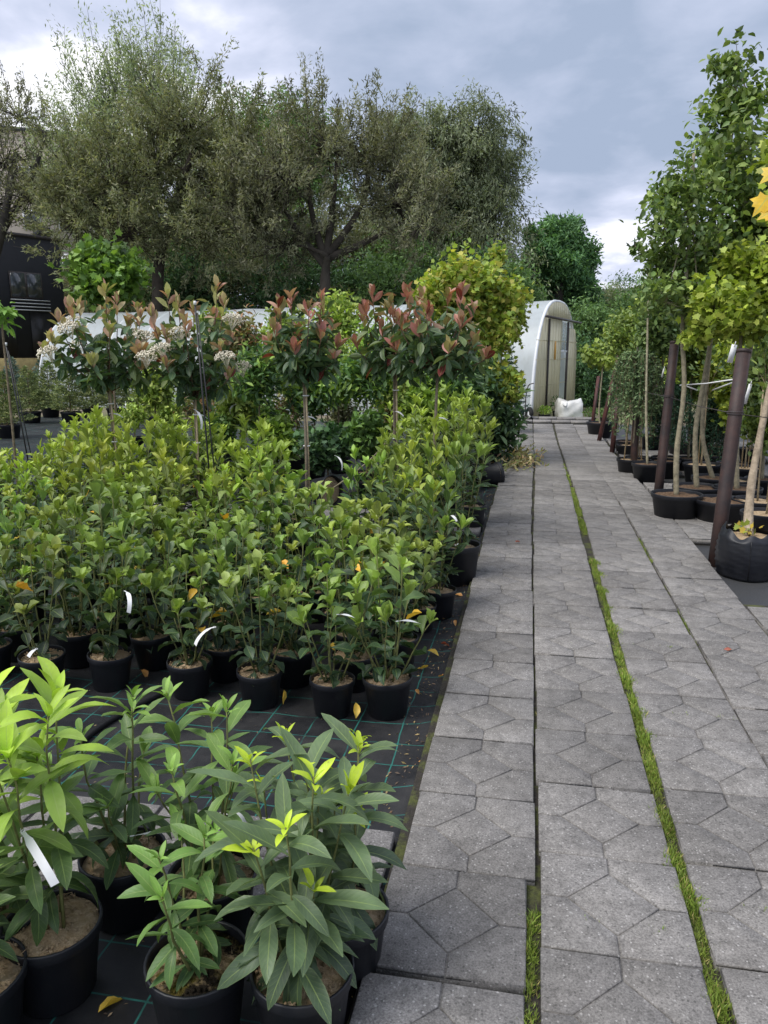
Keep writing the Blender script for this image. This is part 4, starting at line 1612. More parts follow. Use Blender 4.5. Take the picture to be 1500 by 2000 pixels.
# ================================================================== POLYTUNNEL
def tunnel():
    c = gp(1037, 816)
    TW, TH, TL_ = 6.4, 3.55, 19.0
    root = thing('polytunnel', 'long white film-covered polytunnel with yellowed panel doors at its gable', 'greenhouse', (c[0], c[1], -0.14), math.radians(90 - 13.2))
    ph = np.linspace(0, math.pi, 25)
    px_ = TW / 2 - TW / 2 * np.sign(np.cos(ph)) * np.abs(np.cos(ph)) ** 0.72
    pz_ = TH * np.abs(np.sin(ph)) ** 0.86
    def zt(x):
        return float(np.interp(x, px_, pz_))
    ribs = np.arange(0, TL_ + .1, TL_ / 12)
    ys = np.linspace(0, TL_, 49)
    V = []
    for y in ys:
        sag = 0.022 * math.sin(math.pi * ((y / (TL_ / 12)) % 1.0)) ** 2
        k = 1 - sag / 2.6
        for x, z in zip(px_, pz_):
            V.append((TW / 2 + (x - TW / 2) * k, y, z * k))
    n = len(px_)
    F = [(j * n + i, j * n + i + 1, (j + 1) * n + i + 1, (j + 1) * n + i) for j in range(len(ys) - 1) for i in range(n - 1)]
    ob('film_cover', Acc().add(V, F).build('film_cover', MAT['film'], True), root)
    for y in ribs:
        P = np.stack([px_, np.full(n, y), pz_ - 0.03], 1)
        ob('hoop', Acc().tube(P, 0.03 if 0 < y < TL_ else 0.05, 6).build('hoop', MAT['white_metal'], True), root)
    ob('ridge_pole', Acc().tube([(TW / 2, 0, TH - 0.1), (TW / 2, TL_, TH - 0.1)], 0.025, 6).build('ridge_pole', MAT['white_metal'], True), root)
    for y in ribs[1:-1]:
        ob('brace', Acc().tube([(0.1, y, 2.0), (TW - 0.1, y, 2.0)], 0.02, 5).build('brace', MAT['white_metal'], True), root)

    def panel(name, x0, x1, z0, mat, y=-0.03, lbl=None, ztop=None, m=8):
        xs = np.linspace(x0, x1, m)
        top = [(min(zt(x) - 0.03, ztop) if ztop else zt(x) - 0.03) for x in xs]
        V = []
        for yy in (y - 0.012, y + 0.012):
            V += [(x, yy, z0) for x in xs] + [(x, yy, max(z0 + .02, q)) for x, q in zip(xs, top)]
        F = []
        for i in range(m - 1):
            F += [(i, i + 1, m + i + 1, m + i), (2 * m + i + 1, 2 * m + i, 3 * m + i, 3 * m + i + 1), (m + i, m + i + 1, 3 * m + i + 1, 3 * m + i), (i + 1, i, 2 * m + i, 2 * m + i + 1)]
        F += [(0, m, 3 * m, 2 * m), (m - 1, 3 * m - 1, 4 * m - 1, 2 * m - 1)]
        o = ob(name, Acc().add(V, F).build(name, MAT[mat]), root)
        for q in np.linspace(x0, x1, max(3, int((x1 - x0) / 0.28))):
            zq = (min(zt(q) - .04, ztop) if ztop else zt(q) - 0.04)
            if zq > z0 + .2:
                ob('rib', Acc().box(q - .008, q + .008, y - .022, y - .0125, z0, zq).build('rib', MAT['panel']), o)
        for zz in (1.0, 1.75, 2.3):
            ob('seam', Acc().box(x0, x1, y - .027, y - .0235, zz, zz + 0.02).build('seam', MAT['panel']), o)
        return o
    panel('gable_panel', 0.05, 1.55, 0.05, 'panel')
    d1 = panel('door', 1.6, 3.25, 0.06, 'panel', -0.09, ztop=2.95)
    ob('sticker', Acc().box(2.25, 2.47, -0.122, -0.119, 1.75, 2.3).build('sticker', simple('orange_sticker', (0.7, 0.35, 0.05), 0.5)), d1)
    d2 = panel('door', 4.55, 6.0, 0.06, 'panel', -0.09, ztop=2.75)
    panel('gable_panel', 5.6, 6.35, 0.05, 'panel')
    panel('transom', 1.6, 4.9, 2.97, 'panel')
    panel('window_pane', 3.25, 4.55, 2.0, 'clear', -0.03, ztop=2.92)
    ob('door_rail', Acc().tube([(0.75, -0.15, 2.98), (6.35, -0.15, 2.98)], 0.04, 6).build('door_rail', MAT['dark_metal'], True), root)
    for x in (1.58, 4.5):
        ob('door_post', Acc().box(x - .03, x + .03, -0.10, -0.04, 0.0, 2.95).build('door_post', MAT['dark_metal']), root)
    ob('cross_bar', Acc().box(3.2, 4.6, -0.08, -0.05, 1.97, 2.03).build('cross_bar', MAT['white_metal']), root)
    # rear gable
    V = [(x, TL_ - .02, 0) for x in px_] + [(x, TL_ - .02, max(z - .02, 0.01)) for x, z in zip(px_, pz_)]
    ob('rear_gable', Acc().add(V, [(i, i + 1, n + i + 1, n + i) for i in range(n - 1)]).build('rear_gable', MAT['film']), root)
    return root


TUN = tunnel()


def plain_pot(label, x, y, r, h, z=BED, group=None, plant=None, seed=1):
    return potted('potted_plant', label, 'potted plant', (x, y, z), r, h, seed, group)


def tuft(t, seed, n, H, spread, tpl, size, pal, z, leafm='leaf_small', name='foliage', strandy=True):
    """loose tuft of leaves for small potted plants"""
    r = np.random.default_rng(seed)
    a = Acc()
    d = r.normal(0, 1, (n, 3))
    d /= np.linalg.norm(d, axis=1)[:, None]
    P = d * r.random((n, 1)) ** 0.45 * [spread, spread, H * .5] + [0, 0, H * .5]
    P[:, 2] = np.maximum(P[:, 2], 0.0)
    D = d + [0, 0, 0.7] + r.normal(0, .4, (n, 3))
    pal = np.asarray(pal, float)
    scatter(a, tpl, P, D, r.normal(0, .6, (n, 3)) + [0, 0, .8], size * r.uniform(.6, 1.15, n), pal[r.integers(0, len(pal), n)] * r.uniform(.7, 1.3, (n, 1)))
    for k in range(7):
        e = P[int(r.integers(n))]
        a.tube([(0, 0, -0.02), e * .5 + [0, 0, .03], e], [.004, .003, .002], 4, (0.2, 0.15, 0.09))
    return ob(name, a.build(name, MAT[leafm], True), t, (0, 0, z), kind='stuff')


# bulk bag, trolley and pots at the tunnel door
def bulk_bag():
    c = gp(1104, 814)
    t = thing('bulk_bag', 'white woven bulk bag slumped beside the tunnel door', 'bag', (c[0] + .1, c[1] + .3, -0.15), 0.25)
    r = np.random.default_rng(3)
    n, m = 10, 36
    V = []
    for i in range(n):
        z = i / (n - 1)
        for j in range(m):
            a = j / m * 2 * math.pi
            k = (abs(math.cos(a)) ** 5 + abs(math.sin(a)) ** 5) ** (-1 / 5)
            s = 0.33 * (1 + 0.07 * math.sin(z * 3.0)) * (1 - 0.10 * max(0, z - 0.8) / 0.2) + 0.012 * math.sin(a * 9 + z * 5) + 0.010 * math.sin(a * 4 - z * 11) + r.normal(0, .004)
            V.append((k * s * math.cos(a), k * s * math.sin(a), z * (0.62 + 0.05 * math.cos(a * 2 + .8) + .02 * math.sin(a * 7))))
    F = [(i * m + j, i * m + (j + 1) % m, (i + 1) * m + (j + 1) % m, (i + 1) * m + j) for i in range(n - 1) for j in range(m)]
    F.append(tuple((n - 1) * m + j for j in range(m)))
    ob('sack', Acc().add(V, F).build('sack', MAT['white_sack'], True), t)
    ob('loop', Acc().tube(curve_pts([(-.28, -.3, .56), (-.27, -.36, .5), (-.2, -.36, .46), (-.16, -.3, .58)], 10), 0.015, 5).build('loop', MAT['white_sack'], True), t)


bulk_bag()


def trolley():
    c = gp(1005, 822)
    t = thing('hand_trolley', 'two-wheeled trolley with black tyres parked at the tunnel corner', 'trolley', (c[0] - .05, c[1] + .1, -0.12), 0.3)
    for k, x in enumerate((0.0, 0.26)):
        w = ob('wheel', Acc().tube([(x + .2, 0.19 * math.cos(a), 0.24 + 0.19 * math.sin(a)) for a in np.linspace(0, 2 * math.pi, 25)], 0.062, 9, caps=False).build('wheel', MAT['rubber'], True), t)
        ob('rim', Acc().lathe([(0.0, -.03), (0.13, -.03), (0.13, .03), (0.0, .03)], 16).build('rim', MAT['white_metal'], True), w, (x + .2, 0, .24), (0, math.pi / 2, 0))
    ob('axle', Acc().tube([(.15, 0, .24), (.55, 0, .24)], 0.015, 6).build('axle', MAT['dark_metal'], True), t)
    for x in (0.05, 0.35):
        ob('handle', Acc().tube(curve_pts([(x, 0, .24), (x + .02, .1, .7), (x + .08, .1, 1.05), (x + .2, .02, 1.12)], 10), 0.016, 6).build('handle', MAT['dark_metal'], True), t)
    ob('plate', Acc().box(-.02, .4, -.06, .2, .12, .14).build('plate', MAT['dark_metal']), t)


trolley()
LIME = [(0.16, 0.24, 0.04), (0.20, 0.30, 0.05), (0.11, 0.18, 0.035)]
MIDG = [(0.07, 0.13, 0.035), (0.10, 0.17, 0.04), (0.05, 0.09, 0.028)]
for k, (px, py, r_, h_, lab, n, H, sp, pal) in enumerate([
        (1063, 822, 0.17, 0.24, 'square-shouldered black pot of bright green perennials by the tunnel door', 220, 0.26, 0.2, LIME),
        (1086, 815, 0.11, 0.24, 'dark leafy plant in a narrow black pot beside the bulk bag', 200, 0.5, 0.2, MIDG),
        (1132, 790, 0.24, 0.34, 'tall grass clump in a big black pot at the tunnel side', 10, .3, .2, MIDG),
        (1152, 826, 0.16, 0.2, 'small green shrub in a black pot at the path end', 240, 0.3, 0.2, MIDG),
        (1180, 826, 0.14, 0.2, 'small leafy shrub in a black pot behind the rusty posts', 240, 0.28, 0.18, MIDG)]):
    p = gp(px, py, -0.1)
    t = potted('potted_plant', lab, 'potted plant', (p[0], p[1], -0.15), r_, h_, k)
    if k == 2:
        a = Acc()
        rr = np.random.default_rng(4)
        m = 260
        D = rr.normal(0, .32, (m, 3)) + [0, 0, 1]
        scatter(a, tiny_template(0.02), rr.normal(0, .08, (m, 3)) * [1, 1, 0], D, rr.normal(0, 1, (m, 3)), rr.uniform(.5, 1.0, m), np.array(MIDG)[rr.integers(0, 3, m)])
        ob('foliage', a.build('foliage', MAT['leaf_small'], True), t, (0, 0, h_ * .85), kind='stuff')
    else:
        tuft(t, k, n, H, sp, T_OVATE, 0.07, pal, h_ * .85)

# ================================================================== RIGHT BED: rusty posts, wires, staked trees
def post(label, pb, zc_top, ptop, r_=0.05, flat=False):
    b = gp(pb[0], pb[1], BED)
    zc = float(np.dot(b - CO, CF))
    top = wp(ptop[0], ptop[1], zc)
    t = thing('iron_post', label, 'post', (b[0], b[1], BED - 0.02), 0, 'leaning rusty iron posts along the right bed')
    d = top - np.array([b[0], b[1], BED - 0.02])
    if flat:
        n = unit(np.cross(d, [0.5, 1, 0])) * r_
        m = unit(np.cross(d, n)) * r_ * 0.9
        A = Acc()
        for u in (n, m):
            w = unit(np.cross(u, d)) * 0.006
            V = [p + s * w + q * u for p in (np.zeros(3) - unit(d) * .05, d) for q in (0, 2) for s in (-1, 1)]
            A.add(V, [(0, 1, 3, 2), (4, 6, 7, 5), (0, 2, 6, 4), (1, 5, 7, 3), (0, 4, 5, 1), (2, 3, 7, 6)], (1.6, 0.95, 0.9))
        ob('angle_iron', A.build('angle_iron', MAT['rust']), t)
    else:
        P = [(-unit(d) * .05), d * .33, d * .66, d]
        A = Acc().tube(P, r_, 14, (1, 1, 1))
        ob('pipe', A.build('pipe', MAT['rust'], True), t)
        ob('pipe_rim', Acc().tube([d - unit(d) * .03, d + unit(d) * 0.004], r_ * 1.04, 14, (0.8, 0.8, 0.8)).build('pipe_rim', MAT['rust'], True), t)
    wz = min(1.36, d[2] * 0.8)
    q = d * (wz / d[2])
    A = Acc()
    for k in range(2):
        A.tube([(q[0] + r_ * 1.15 * math.cos(a), q[1] + r_ * 1.15 * math.sin(a), q[2] + k * .02) for a in np.linspace(0, 6.28, 15)], 0.004, 4)
    ob('wire_wrap', A.build('wire_wrap', MAT['dark_metal'], True), t)
    return np.array([b[0], b[1], BED - .02]) + q


PW = [post('thick dark rusty pipe post leaning beside the black planting bag', (1396, 1104), 0, (1453, 684), 0.062),
      post('rusty pipe post leaning between two large black tubs, a tag on its tip', (1283, 988), 0, (1318, 668), 0.056),
      post('rusty pipe post in front of the weeping conifer', (1236, 932), 0, (1250, 680), 0.052),
      post('short red-brown angle iron post between the second and third tubs', (1199, 892), 0, (1214, 745), 0.045, True),
      post('red-brown angle iron post leaning beside the yellow maple', (1172, 868), 0, (1218, 672), 0.045, True),
      post('thin red-brown angle iron post next to the square-sided tub', (1158, 842), 0, (1172, 735), 0.04, True)]
wire = thing('support_wire', 'dark wire strung from post to post along the right bed', 'wire', (1.6, 7.0, 1.3))
A = Acc()
pts = [PW[0] + np.array([1.2, -2.6, 0.02])] + PW[:3] + [PW[4]]
for a, b in zip(pts[:-1], pts[1:]):
    A.tube([a - [1.6, 7, 1.3], (a + b) / 2 - [1.6, 7, 1.32], b - [1.6, 7, 1.3]], 0.004, 4)
ob('strand', A.build('strand', MAT['dark_metal'], True), wire)


def tub_tree(label, pot_px, pot_z, zc, trunk_px, blobs, nclump, nleaf, size, tpl, pal, seed, pot=(0.27, 0.33), bark=(0.25, 0.22, 0.15), r_tr=(0.033, 0.018), stake=None, name='staked_tree', z=BED, **kw):
    """trees in tubs: trunk / crown given in photo pixels at the distance of the tub"""
    p = gp(pot_px[0], pot_px[1], pot_z)
    zc = float(np.dot(p - CO, CF)) if zc is None else zc
    r = np.random.default_rng(seed + 5)
    base = np.array([p[0], p[1], z])
    s = zc / FPX
    pl = [base + [0, 0, pot[1] * .8]] + [W3(x, y, zc) for x, y in trunk_px]
    bl = [(W3(x, y, zc + r.normal(0, .18)), (rx * s, rx * s * r.uniform(.8, 1.1), ry * s), rx * ry) for x, y, rx, ry in blobs]
    return tree(name, label, base, [pl], bl, nclump, nleaf, size, tpl, pal, seed, pot=pot, bark=bark, r_tr=r_tr, barkm='bark', leafm='leaf_small', twig=0.005, stake=stake, **kw)


HORN = [(0.065, 0.105, 0.034), (0.10, 0.155, 0.048), (0.045, 0.076, 0.027), (0.14, 0.195, 0.065)]
HLITE = [(0.13, 0.18, 0.05), (0.17, 0.225, 0.06), (0.09, 0.135, 0.038), (0.20, 0.25, 0.055)]
YMAP = [(0.20, 0.26, 0.035), (0.26, 0.32, 0.045), (0.14, 0.19, 0.03), (0.30, 0.34, 0.06)]
GOLDM = [(0.22, 0.29, 0.05), (0.28, 0.33, 0.055), (0.16, 0.23, 0.045), (0.32, 0.30, 0.07)]
YSH_ = [(0.18, 0.24, 0.045), (0.23, 0.29, 0.055), (0.13, 0.18, 0.035)]
GR = 'trees in black tubs between the iron posts'
tub_tree('slender tree in a wide black tub, long leafy crown of small heart-shaped leaves', (1322, 962), 0.26, None, [(1322, 880), (1336, 760), (1333, 640), (1342, 520), (1350, 400), (1355, 300)],
         [(1300, 440, 52, 55), (1345, 370, 55, 60), (1330, 520, 60, 55), (1285, 520, 45, 50), (1380, 470, 50, 60), (1300, 590, 45, 45), (1365, 580, 45, 45), (1290, 390, 35, 35)],
         170, 22, 0.095, T_OVATE, HORN[:2] + HLITE[:2] + HORN[3:], 301, group=GR)
tub_tree('tallest leafy tree in the right bed, its pale top reaching far above the posts', (1362, 948), 0.26, None, [(1358, 850), (1372, 760), (1388, 660), (1400, 500), (1425, 300), (1440, 130)],
         [(1440, 120, 42, 45), (1425, 190, 55, 55), (1465, 200, 40, 60), (1400, 270, 60, 55), (1450, 300, 65, 60), (1420, 370, 70, 60), (1480, 390, 50, 60), (1400, 450, 70, 60), (1460, 470, 60, 60), (1370, 330, 45, 45)],
         230, 20, 0.112, T_OVATE, HORN[:2] + HLITE[:2], 302, group=GR)
tub_tree('globe-headed yellow-green maple with a clear trunk behind the thick post', (1412, 972), 0.24, None, [(1428, 900), (1437, 800), (1445, 700), (1448, 640)],
         [(1440, 560, 75, 65), (1400, 600, 50, 50), (1480, 590, 60, 60), (1445, 630, 70, 40), (1375, 640, 35, 35), (1460, 510, 50, 40), (1500, 540, 40, 60)],
         230, 26, 0.085, T_MAPLE, YMAP, 303, group=GR, pot=(0.30, 0.30))
tub_tree('slim tree with a red tape round its trunk, behind the wide tubs', (1395, 930), 0.26, None, [(1372, 850), (1380, 740), (1392, 640), (1400, 560)],
         [(1390, 560, 45, 45), (1420, 500, 50, 60), (1360, 620, 40, 40)], 90, 24, 0.09, T_OVATE, HORN, 304, group=GR)
tub_tree('thin pale-stemmed tree leaning away in the tubs behind the globe maple', (1440, 950), 0.26, None, [(1440, 850), (1455, 740), (1475, 640), (1490, 540)],
         [(1490, 470, 55, 60), (1500, 380, 45, 70), (1470, 420, 40, 50)], 110, 24, 0.10, T_OVATE, HLITE, 305, group=GR)
tub_tree('weak sapling with a few large drooping leaves above the weeping conifer', (1265, 905), 0.22, None, [(1262, 800), (1264, 680), (1266, 580), (1266, 500)],
         [(1250, 500, 28, 22), (1265, 560, 22, 30), (1240, 480, 14, 20)], 14, 6, 0.13, T_MAPLE, HORN, 306, group=GR, pot=(0.22, 0.3), bark=(0.32, 0.29, 0.2), r_tr=(0.02, 0.012))
k0 = 0
for (px, py, tp, bl, pal, lab) in [
        (1300, 895, [(1293, 760), (1300, 640), (1310, 560)], [(1310, 590, 55, 50), (1290, 640, 40, 40)], HORN, 'straight-stemmed tree standing behind the first two rusty posts'),
        (1345, 890, [(1350, 760), (1355, 660)], [(1350, 640, 50, 45), (1390, 680, 40, 40)], HLITE, 'leafy sapling in the second line of tubs behind the wide tubs'),
        (1430, 900, [(1432, 800), (1440, 720)], [(1430, 720, 50, 50), (1470, 740, 45, 50)], YMAP, 'yellow-green maple sapling in the second line of tubs'),
        (1490, 930, [(1495, 820), (1500, 720)], [(1490, 740, 45, 60), (1500, 820, 40, 50)], HLITE, 'sapling with big leaves close behind the planting bag'),
        (1400, 868, [(1400, 760), (1405, 690)], [(1400, 700, 60, 40), (1340, 720, 40, 40)], YMAP, 'yellowish sapling in the third line of tubs'),
        (1330, 862, [(1330, 760), (1330, 680)], [(1320, 690, 50, 40), (1360, 740, 40, 40)], HLITE, 'small green sapling in the third line of tubs'),
        (1470, 872, [(1470, 760), (1475, 690)], [(1470, 700, 60, 50), (1450, 780, 40, 40)], HORN, 'dark green sapling in the third line of tubs'),
        (1225, 858, [(1222, 760), (1225, 700)], [(1225, 650, 40, 40), (1255, 640, 40, 40)], HLITE, 'young tree in the far tubs beyond the weeping conifer'),
        (1275, 848, [(1272, 760), (1275, 680)], [(1270, 640, 45, 40), (1300, 680, 40, 40)], YMAP, 'golden-green young tree in the far tubs')]:
    st_ = []
    k0 += 1
    bl = bl + [(bl[0][0] + 12, bl[0][1] + 70, 34, 40)]
    tub_tree(lab, (px, py), 0.22, None, tp, bl, 210, 24, 0.095, T_OVATE if pal is not YMAP else T_MAPLE, pal, 320 + k0, group=GR, pot=(0.22, 0.27), r_tr=(0.022, 0.014))
tub_tree('small yellow maple with a flat golden head in a square-sided black tub', (1172, 830), 0.2, None, [(1170, 800), (1176, 730), (1180, 690)],
         [(1165, 690, 28, 20), (1200, 680, 35, 22), (1180, 710, 30, 18), (1225, 690, 22, 20)], 60, 16, 0.11, T_MAPLE, YSH_, 340, group=GR, pot=(0.30, 0.34), r_tr=(0.02, 0.014))
# the tree in the planting bag: trunk leaves the frame, its crown hangs back in from above
bag_c = gp(1462, 1062, 0.2)
t = tree('staked_tree', 'tree with a thick peeling trunk base in a slumped black planting bag', (bag_c[0], bag_c[1], BED),
         [[(bag_c[0], bag_c[1], 0.2), W3(1462, 1010, 6.75), W3(1470, 930, 6.8), W3(1495, 800, 6.8), W3(1530, 640, 6.8), W3(1560, 420, 6.8)]],
         [(W3(1570, 420, 6.7), (.32, .3, .35), 2), (W3(1560, 300, 6.7), (.25, .3, .3), 1)], 60, 22, 0.11, T_MAPLE, YMAP, 350, leafm='leaf_small', barkm='bark', bark=(0.36, 0.29, 0.21), r_tr=(0.046, 0.02), twig=0.006, group=GR)
lv = []
rl = np.random.default_rng(6)
bq = np.array(t.location)
for (x, y, sz, c) in ((1488, 398, 0.20, (0.62, 0.40, 0.03)), (1500, 425, 0.16, (0.55, 0.36, 0.04)), (1506, 345, 0.18, (0.6, 0.42, 0.05)), (1520, 370, 0.17, (0.5, 0.38, 0.04))):
    q = W3(x + 14, y - 16, 6.4) - bq
    lv.append((q, np.array([-0.75, -0.1, -0.6]) + rl.normal(0, .12, 3), np.array([-.2, -1, 0.35]), sz, np.array(c)))
leaf_objects(t, lv, M_MAPLE, rl)
br = Acc().tube(curve_pts([W3(1560, 430, 6.8) - bq, W3(1530, 390, 6.55) - bq, W3(1503, 382, 6.4) - bq], 8), np.linspace(.012, .004, 8), 5, (0.3, 0.25, 0.15)).build('branch', MAT['bark'], True)
ob('branch', br, t)


def bag_mesh():
    r = np.random.default_rng(14)
    n, m = 22, 72
    V = []
    ph = r.random(12) * 6.28
    for i in range(n):
        z = i / (n - 1)
        for j in range(m):
            a = j / m * 2 * math.pi
            rad = 0.225 + 0.03 * math.sin(min(1, z * 1.2) * math.pi * .8)
            rad += 0.0022 * math.sin(z * 48 + 2.6 * math.sin(a * 3) + ph[0]) * (1 + math.sin(a * 5)) + 0.002 * math.sin(z * 83 + 3 * math.sin(a * 2 + 1) + ph[1]) + 0.008 * math.sin(a * 3 + z * 2) + 0.003 * math.sin(a * 11 + z * 5)
            if z > 0.86:
                rad *= 1 - 1.3 * (z - 0.86)
            zz = z * 0.40
            if z > 0.8:
                zz += (z - 0.8) / 0.2 * (0.035 * math.sin(a * 2 + 2.2) + 0.022 * math.sin(a * 7 + 1))
            V.append((rad * math.cos(a), rad * math.sin(a), zz))
    F = [(i * m + j, i * m + (j + 1) % m, (i + 1) * m + (j + 1) % m, (i + 1) * m + j) for i in range(n - 1) for j in range(m)]
    F.append(tuple(range(m - 1, -1, -1)))
    return Acc().add(V, F).build('planting_bag', MAT['pot'], True)


bg_ = ob('planting_bag', bag_mesh(), t)
ob('seam', Acc().tube([(0.262 * math.cos(-1.75) * k, 0.262 * math.sin(-1.75) * k, z) for k, z in ((.9, .01), (1.0, .12), (1.01, .2), (.98, .3), (.93, .35))], 0.004, 5).build('seam', MAT['black_rod'], True), bg_)
ob('soil', soil_mesh(0.235, 0.36, 2, 'soil', 0.93), t)
tuft(t, 77, 16, 0.08, 0.12, T_MAPLE, 0.06, [(0.4, 0.3, 0.05), (0.2, 0.25, 0.04)], 0.36)

# further tubs standing among the trees (their trees' crowns merge above)
for k, (px, py, r_, h_) in enumerate([(1245, 892, .2, .27), (1225, 868, .18, .24), (1370, 905, .25, .3), (1425, 935, .26, .3), (1480, 975, .26, .3), (1497, 1000, .24, .3), (1455, 912, .24, .28)]):
    p = gp(px, py, h_ + BED)
    t = potted('potted_sapling', 'black tub with a thin whip on two bamboo canes among the staked trees', 'potted plant', (p[0], p[1], BED), r_, h_, k, 'cane-staked whips among the tubs')
    rr = np.random.default_rng(k + 50)
    for q in range(2):
        o_ = rr.normal(0, .05, 2)
        ob('cane', Acc().tube([(o_[0], o_[1], h_ * .6), (o_[0] * 1.2, o_[1], 1.5 + rr.random() * .5)], 0.008, 6).build('cane', MAT['bamboo'], True), t)
    ob('whip', Acc().tube(curve_pts([(0, 0, h_ * .8), (rr.normal(0, .02), 0, 1.0), (rr.normal(0, .05), .02, 1.9)], 8), np.linspace(.012, .006, 8), 6, (0.24, 0.2, 0.13)).build('whip', MAT['bark'], True), t)
    tuft(t, k + 90, 90, 0.8, 0.26, T_OVATE, 0.09, HLITE if k % 2 else HORN, 1.3)
# tub handles and ties
for (px, py) in ((1318, 955), (1402, 962)):
    pass


def weeping(label, px, py, zc, seed, W, H, pal, pot_px=None):
    top = wp(px, py, zc)
    b = np.array([top[0], top[1], BED])
    r = np.random.default_rng(seed)
    t = potted('weeping_conifer', label, 'conifer', b, 0.22, 0.28, seed, 'weeping conifers in the right bed')
    h = top[2] - BED
    A = Acc().tube(curve_pts([(0, 0, .2), (0.02, 0, h * .5), (0, 0, h)], 8), np.linspace(.02, .012, 8), 7, (0.2, 0.17, 0.12))
    a = Acc()
    Ps, Ds = [], []
    for k in range(95):
        az = r.random() * 6.28
        rad = W * r.uniform(.15, 1.0)
        z1 = h - 0.03 + 0.12 * r.random()
        drop = H * r.uniform(.45, 1.0) * (1.0 if rad > W * .4 else .7)
        P = curve_pts([(0, 0, h - .08 * r.random()), (math.cos(az) * rad * .55, math.sin(az) * rad * .55, z1 + .05), (math.cos(az) * rad, math.sin(az) * rad, z1 - .16),
                       (math.cos(az) * rad * 1.06, math.sin(az) * rad * 1.06, z1 - drop * .6), (math.cos(az) * rad * 1.04 + r.normal(0, .03), math.sin(az) * rad * 1.04, z1 - drop)], 22)
        A.tube(P[::3], 0.0035, 3, (0.18, 0.14, 0.09), False)
        n = 110
        i = r.integers(2, 22, n)
        Ps.append(P[i] + r.normal(0, .012, (n, 3)))
        Ds.append(r.normal(0, .8, (n, 3)) + [0, 0, -.5])
    P, D = np.concatenate(Ps), np.concatenate(Ds)
    pal = np.asarray(pal)
    scatter(a, tiny_template(0.24), P, D, r.normal(0, 1, P.shape), r.uniform(.05, .09, len(P)), pal[r.integers(0, len(pal), len(P))] * r.uniform(.7, 1.3, (len(P), 1)))
    ob('trunk', A.build('trunk', MAT['bark'], True), t)
    ob('crown', a.build('crown', MAT['needle'], True), t, kind='stuff')
    for q in (-.05, .06):
        ob('stake', Acc().tube([(q * 2.5, -.05, .1), (q, -.02, h * .92)], .0095, 6).build('stake', MAT['bamboo'], True), t)


LARCH = [(0.10, 0.15, 0.07), (0.14, 0.20, 0.085), (0.07, 0.11, 0.055)]
DCON = [(0.045, 0.10, 0.06), (0.065, 0.125, 0.07), (0.03, 0.065, 0.04)]
weeping('weeping larch with a curtain of fine green strands behind the third rusty post', 1246, 706, 11.6, 401, 0.36, 1.15, LARCH)
weeping('dark weeping conifer hanging between the second rusty post and the wide tubs', 1310, 770, 11.9, 402, 0.30, 0.9, DCON)
weeping('dark weeping conifer behind the globe maple trunk', 1395, 800, 12.2, 403, 0.34, 0.8, DCON)

# white ropes tying the trunks, labels and tapes
rope = thing('tie_rope', 'white rope tying two tree trunks to the thick leaning post', 'rope', tuple(W3(1380, 745, 8.3)))
ro = np.array(rope.location)
A = Acc()
for pl in (((1334, 752, 8.9), (1380, 749, 8.4), (1434, 741, 7.15)), ((1334, 752, 8.9), (1362, 762, 8.9)), ((1392, 762, 8.6), (1434, 746, 7.15)), ((1328, 753, 9.0), (1340, 750, 8.85))):
    A.tube([W3(*q) - ro for q in pl], 0.0075, 5)
ob('cord', A.build('cord', MAT['white_tag'], True), rope)
for k, (x, y, zc, w, h, m, lab) in enumerate([(1435, 688, 7.2, .055, .17, 'white_tag', 'white paper label hanging under the globe maple crown'), (1466, 765, 7.6, .035, .2, 'white_tag', 'white plastic label strip hanging beside the thick post'),
                                             (1297, 735, 10.5, .02, .12, 'white_tag', 'small white tag behind the second rusty post'), (1330, 635, 9.6, .03, .06, 'white_tag', 'white tag on the tip of the second rusty post')]):
    o = ob('plant_label', Acc().box(-w / 2, w / 2, -.002, .002, -h, 0).box(-.004, .004, -.0045, -.0025, -.02, .03).build('plant_label', MAT[m]), None, tuple(W3(x, y - 15, zc)), (.1, .15, .3))
    tag(o, lab, 'label')

# ================================================================== MIDDLE DISTANCE, LEFT OF THE PATH
def conifer_mesh(seed, H, R, pal, dens=1.0):
    r = np.random.default_rng(seed)
    a = Acc()
    Ps, Ds = [], []
    z = H * .06
    A = Acc().tube([(0, 0, 0), (0, 0, H * .5), (0, 0, H)], [.025, .016, .004], 6, (0.16, 0.12, 0.08))
    while z < H:
        rad = R * (1 - z / H) ** .8 + .03
        nb = max(4, int(9 * dens * (rad / R) ** .5))
        for k in range(nb):
            az = r.random() * 6.28
            L = rad * r.uniform(.7, 1.12)
            n = int(26 * dens * (.5 + L / R))
            t = r.random(n) ** .7
            d = np.array([math.cos(az), math.sin(az)])
            P = np.zeros((n, 3))
            w = r.normal(0, 1, n) * (.09 * L * (1.2 - t) + .015)
            P[:, 0] = d[0] * L * t - d[1] * w
            P[:, 1] = d[1] * L * t + d[0] * w
            P[:, 2] = z + .22 * L * t + r.normal(0, .012, n)
            Ps.append(P)
            D = r.normal(0, .5, (n, 3))
            D[:, 0] += d[0]
            D[:, 1] += d[1]
            D[:, 2] += .4
            Ds.append(D)
        z += H * .055
    P, D = np.concatenate(Ps), np.concatenate(Ds)
    pal = np.asarray(pal)
    scatter(a, tiny_template(.3), P, D, r.normal(0, 1, P.shape), r.uniform(.05, .1, len(P)), pal[r.integers(0, len(pal), len(P))] * r.uniform(.65, 1.35, (len(P), 1)))
    return A.build('trunk', MAT['bark'], True), a.build('crown', MAT['needle'], True)


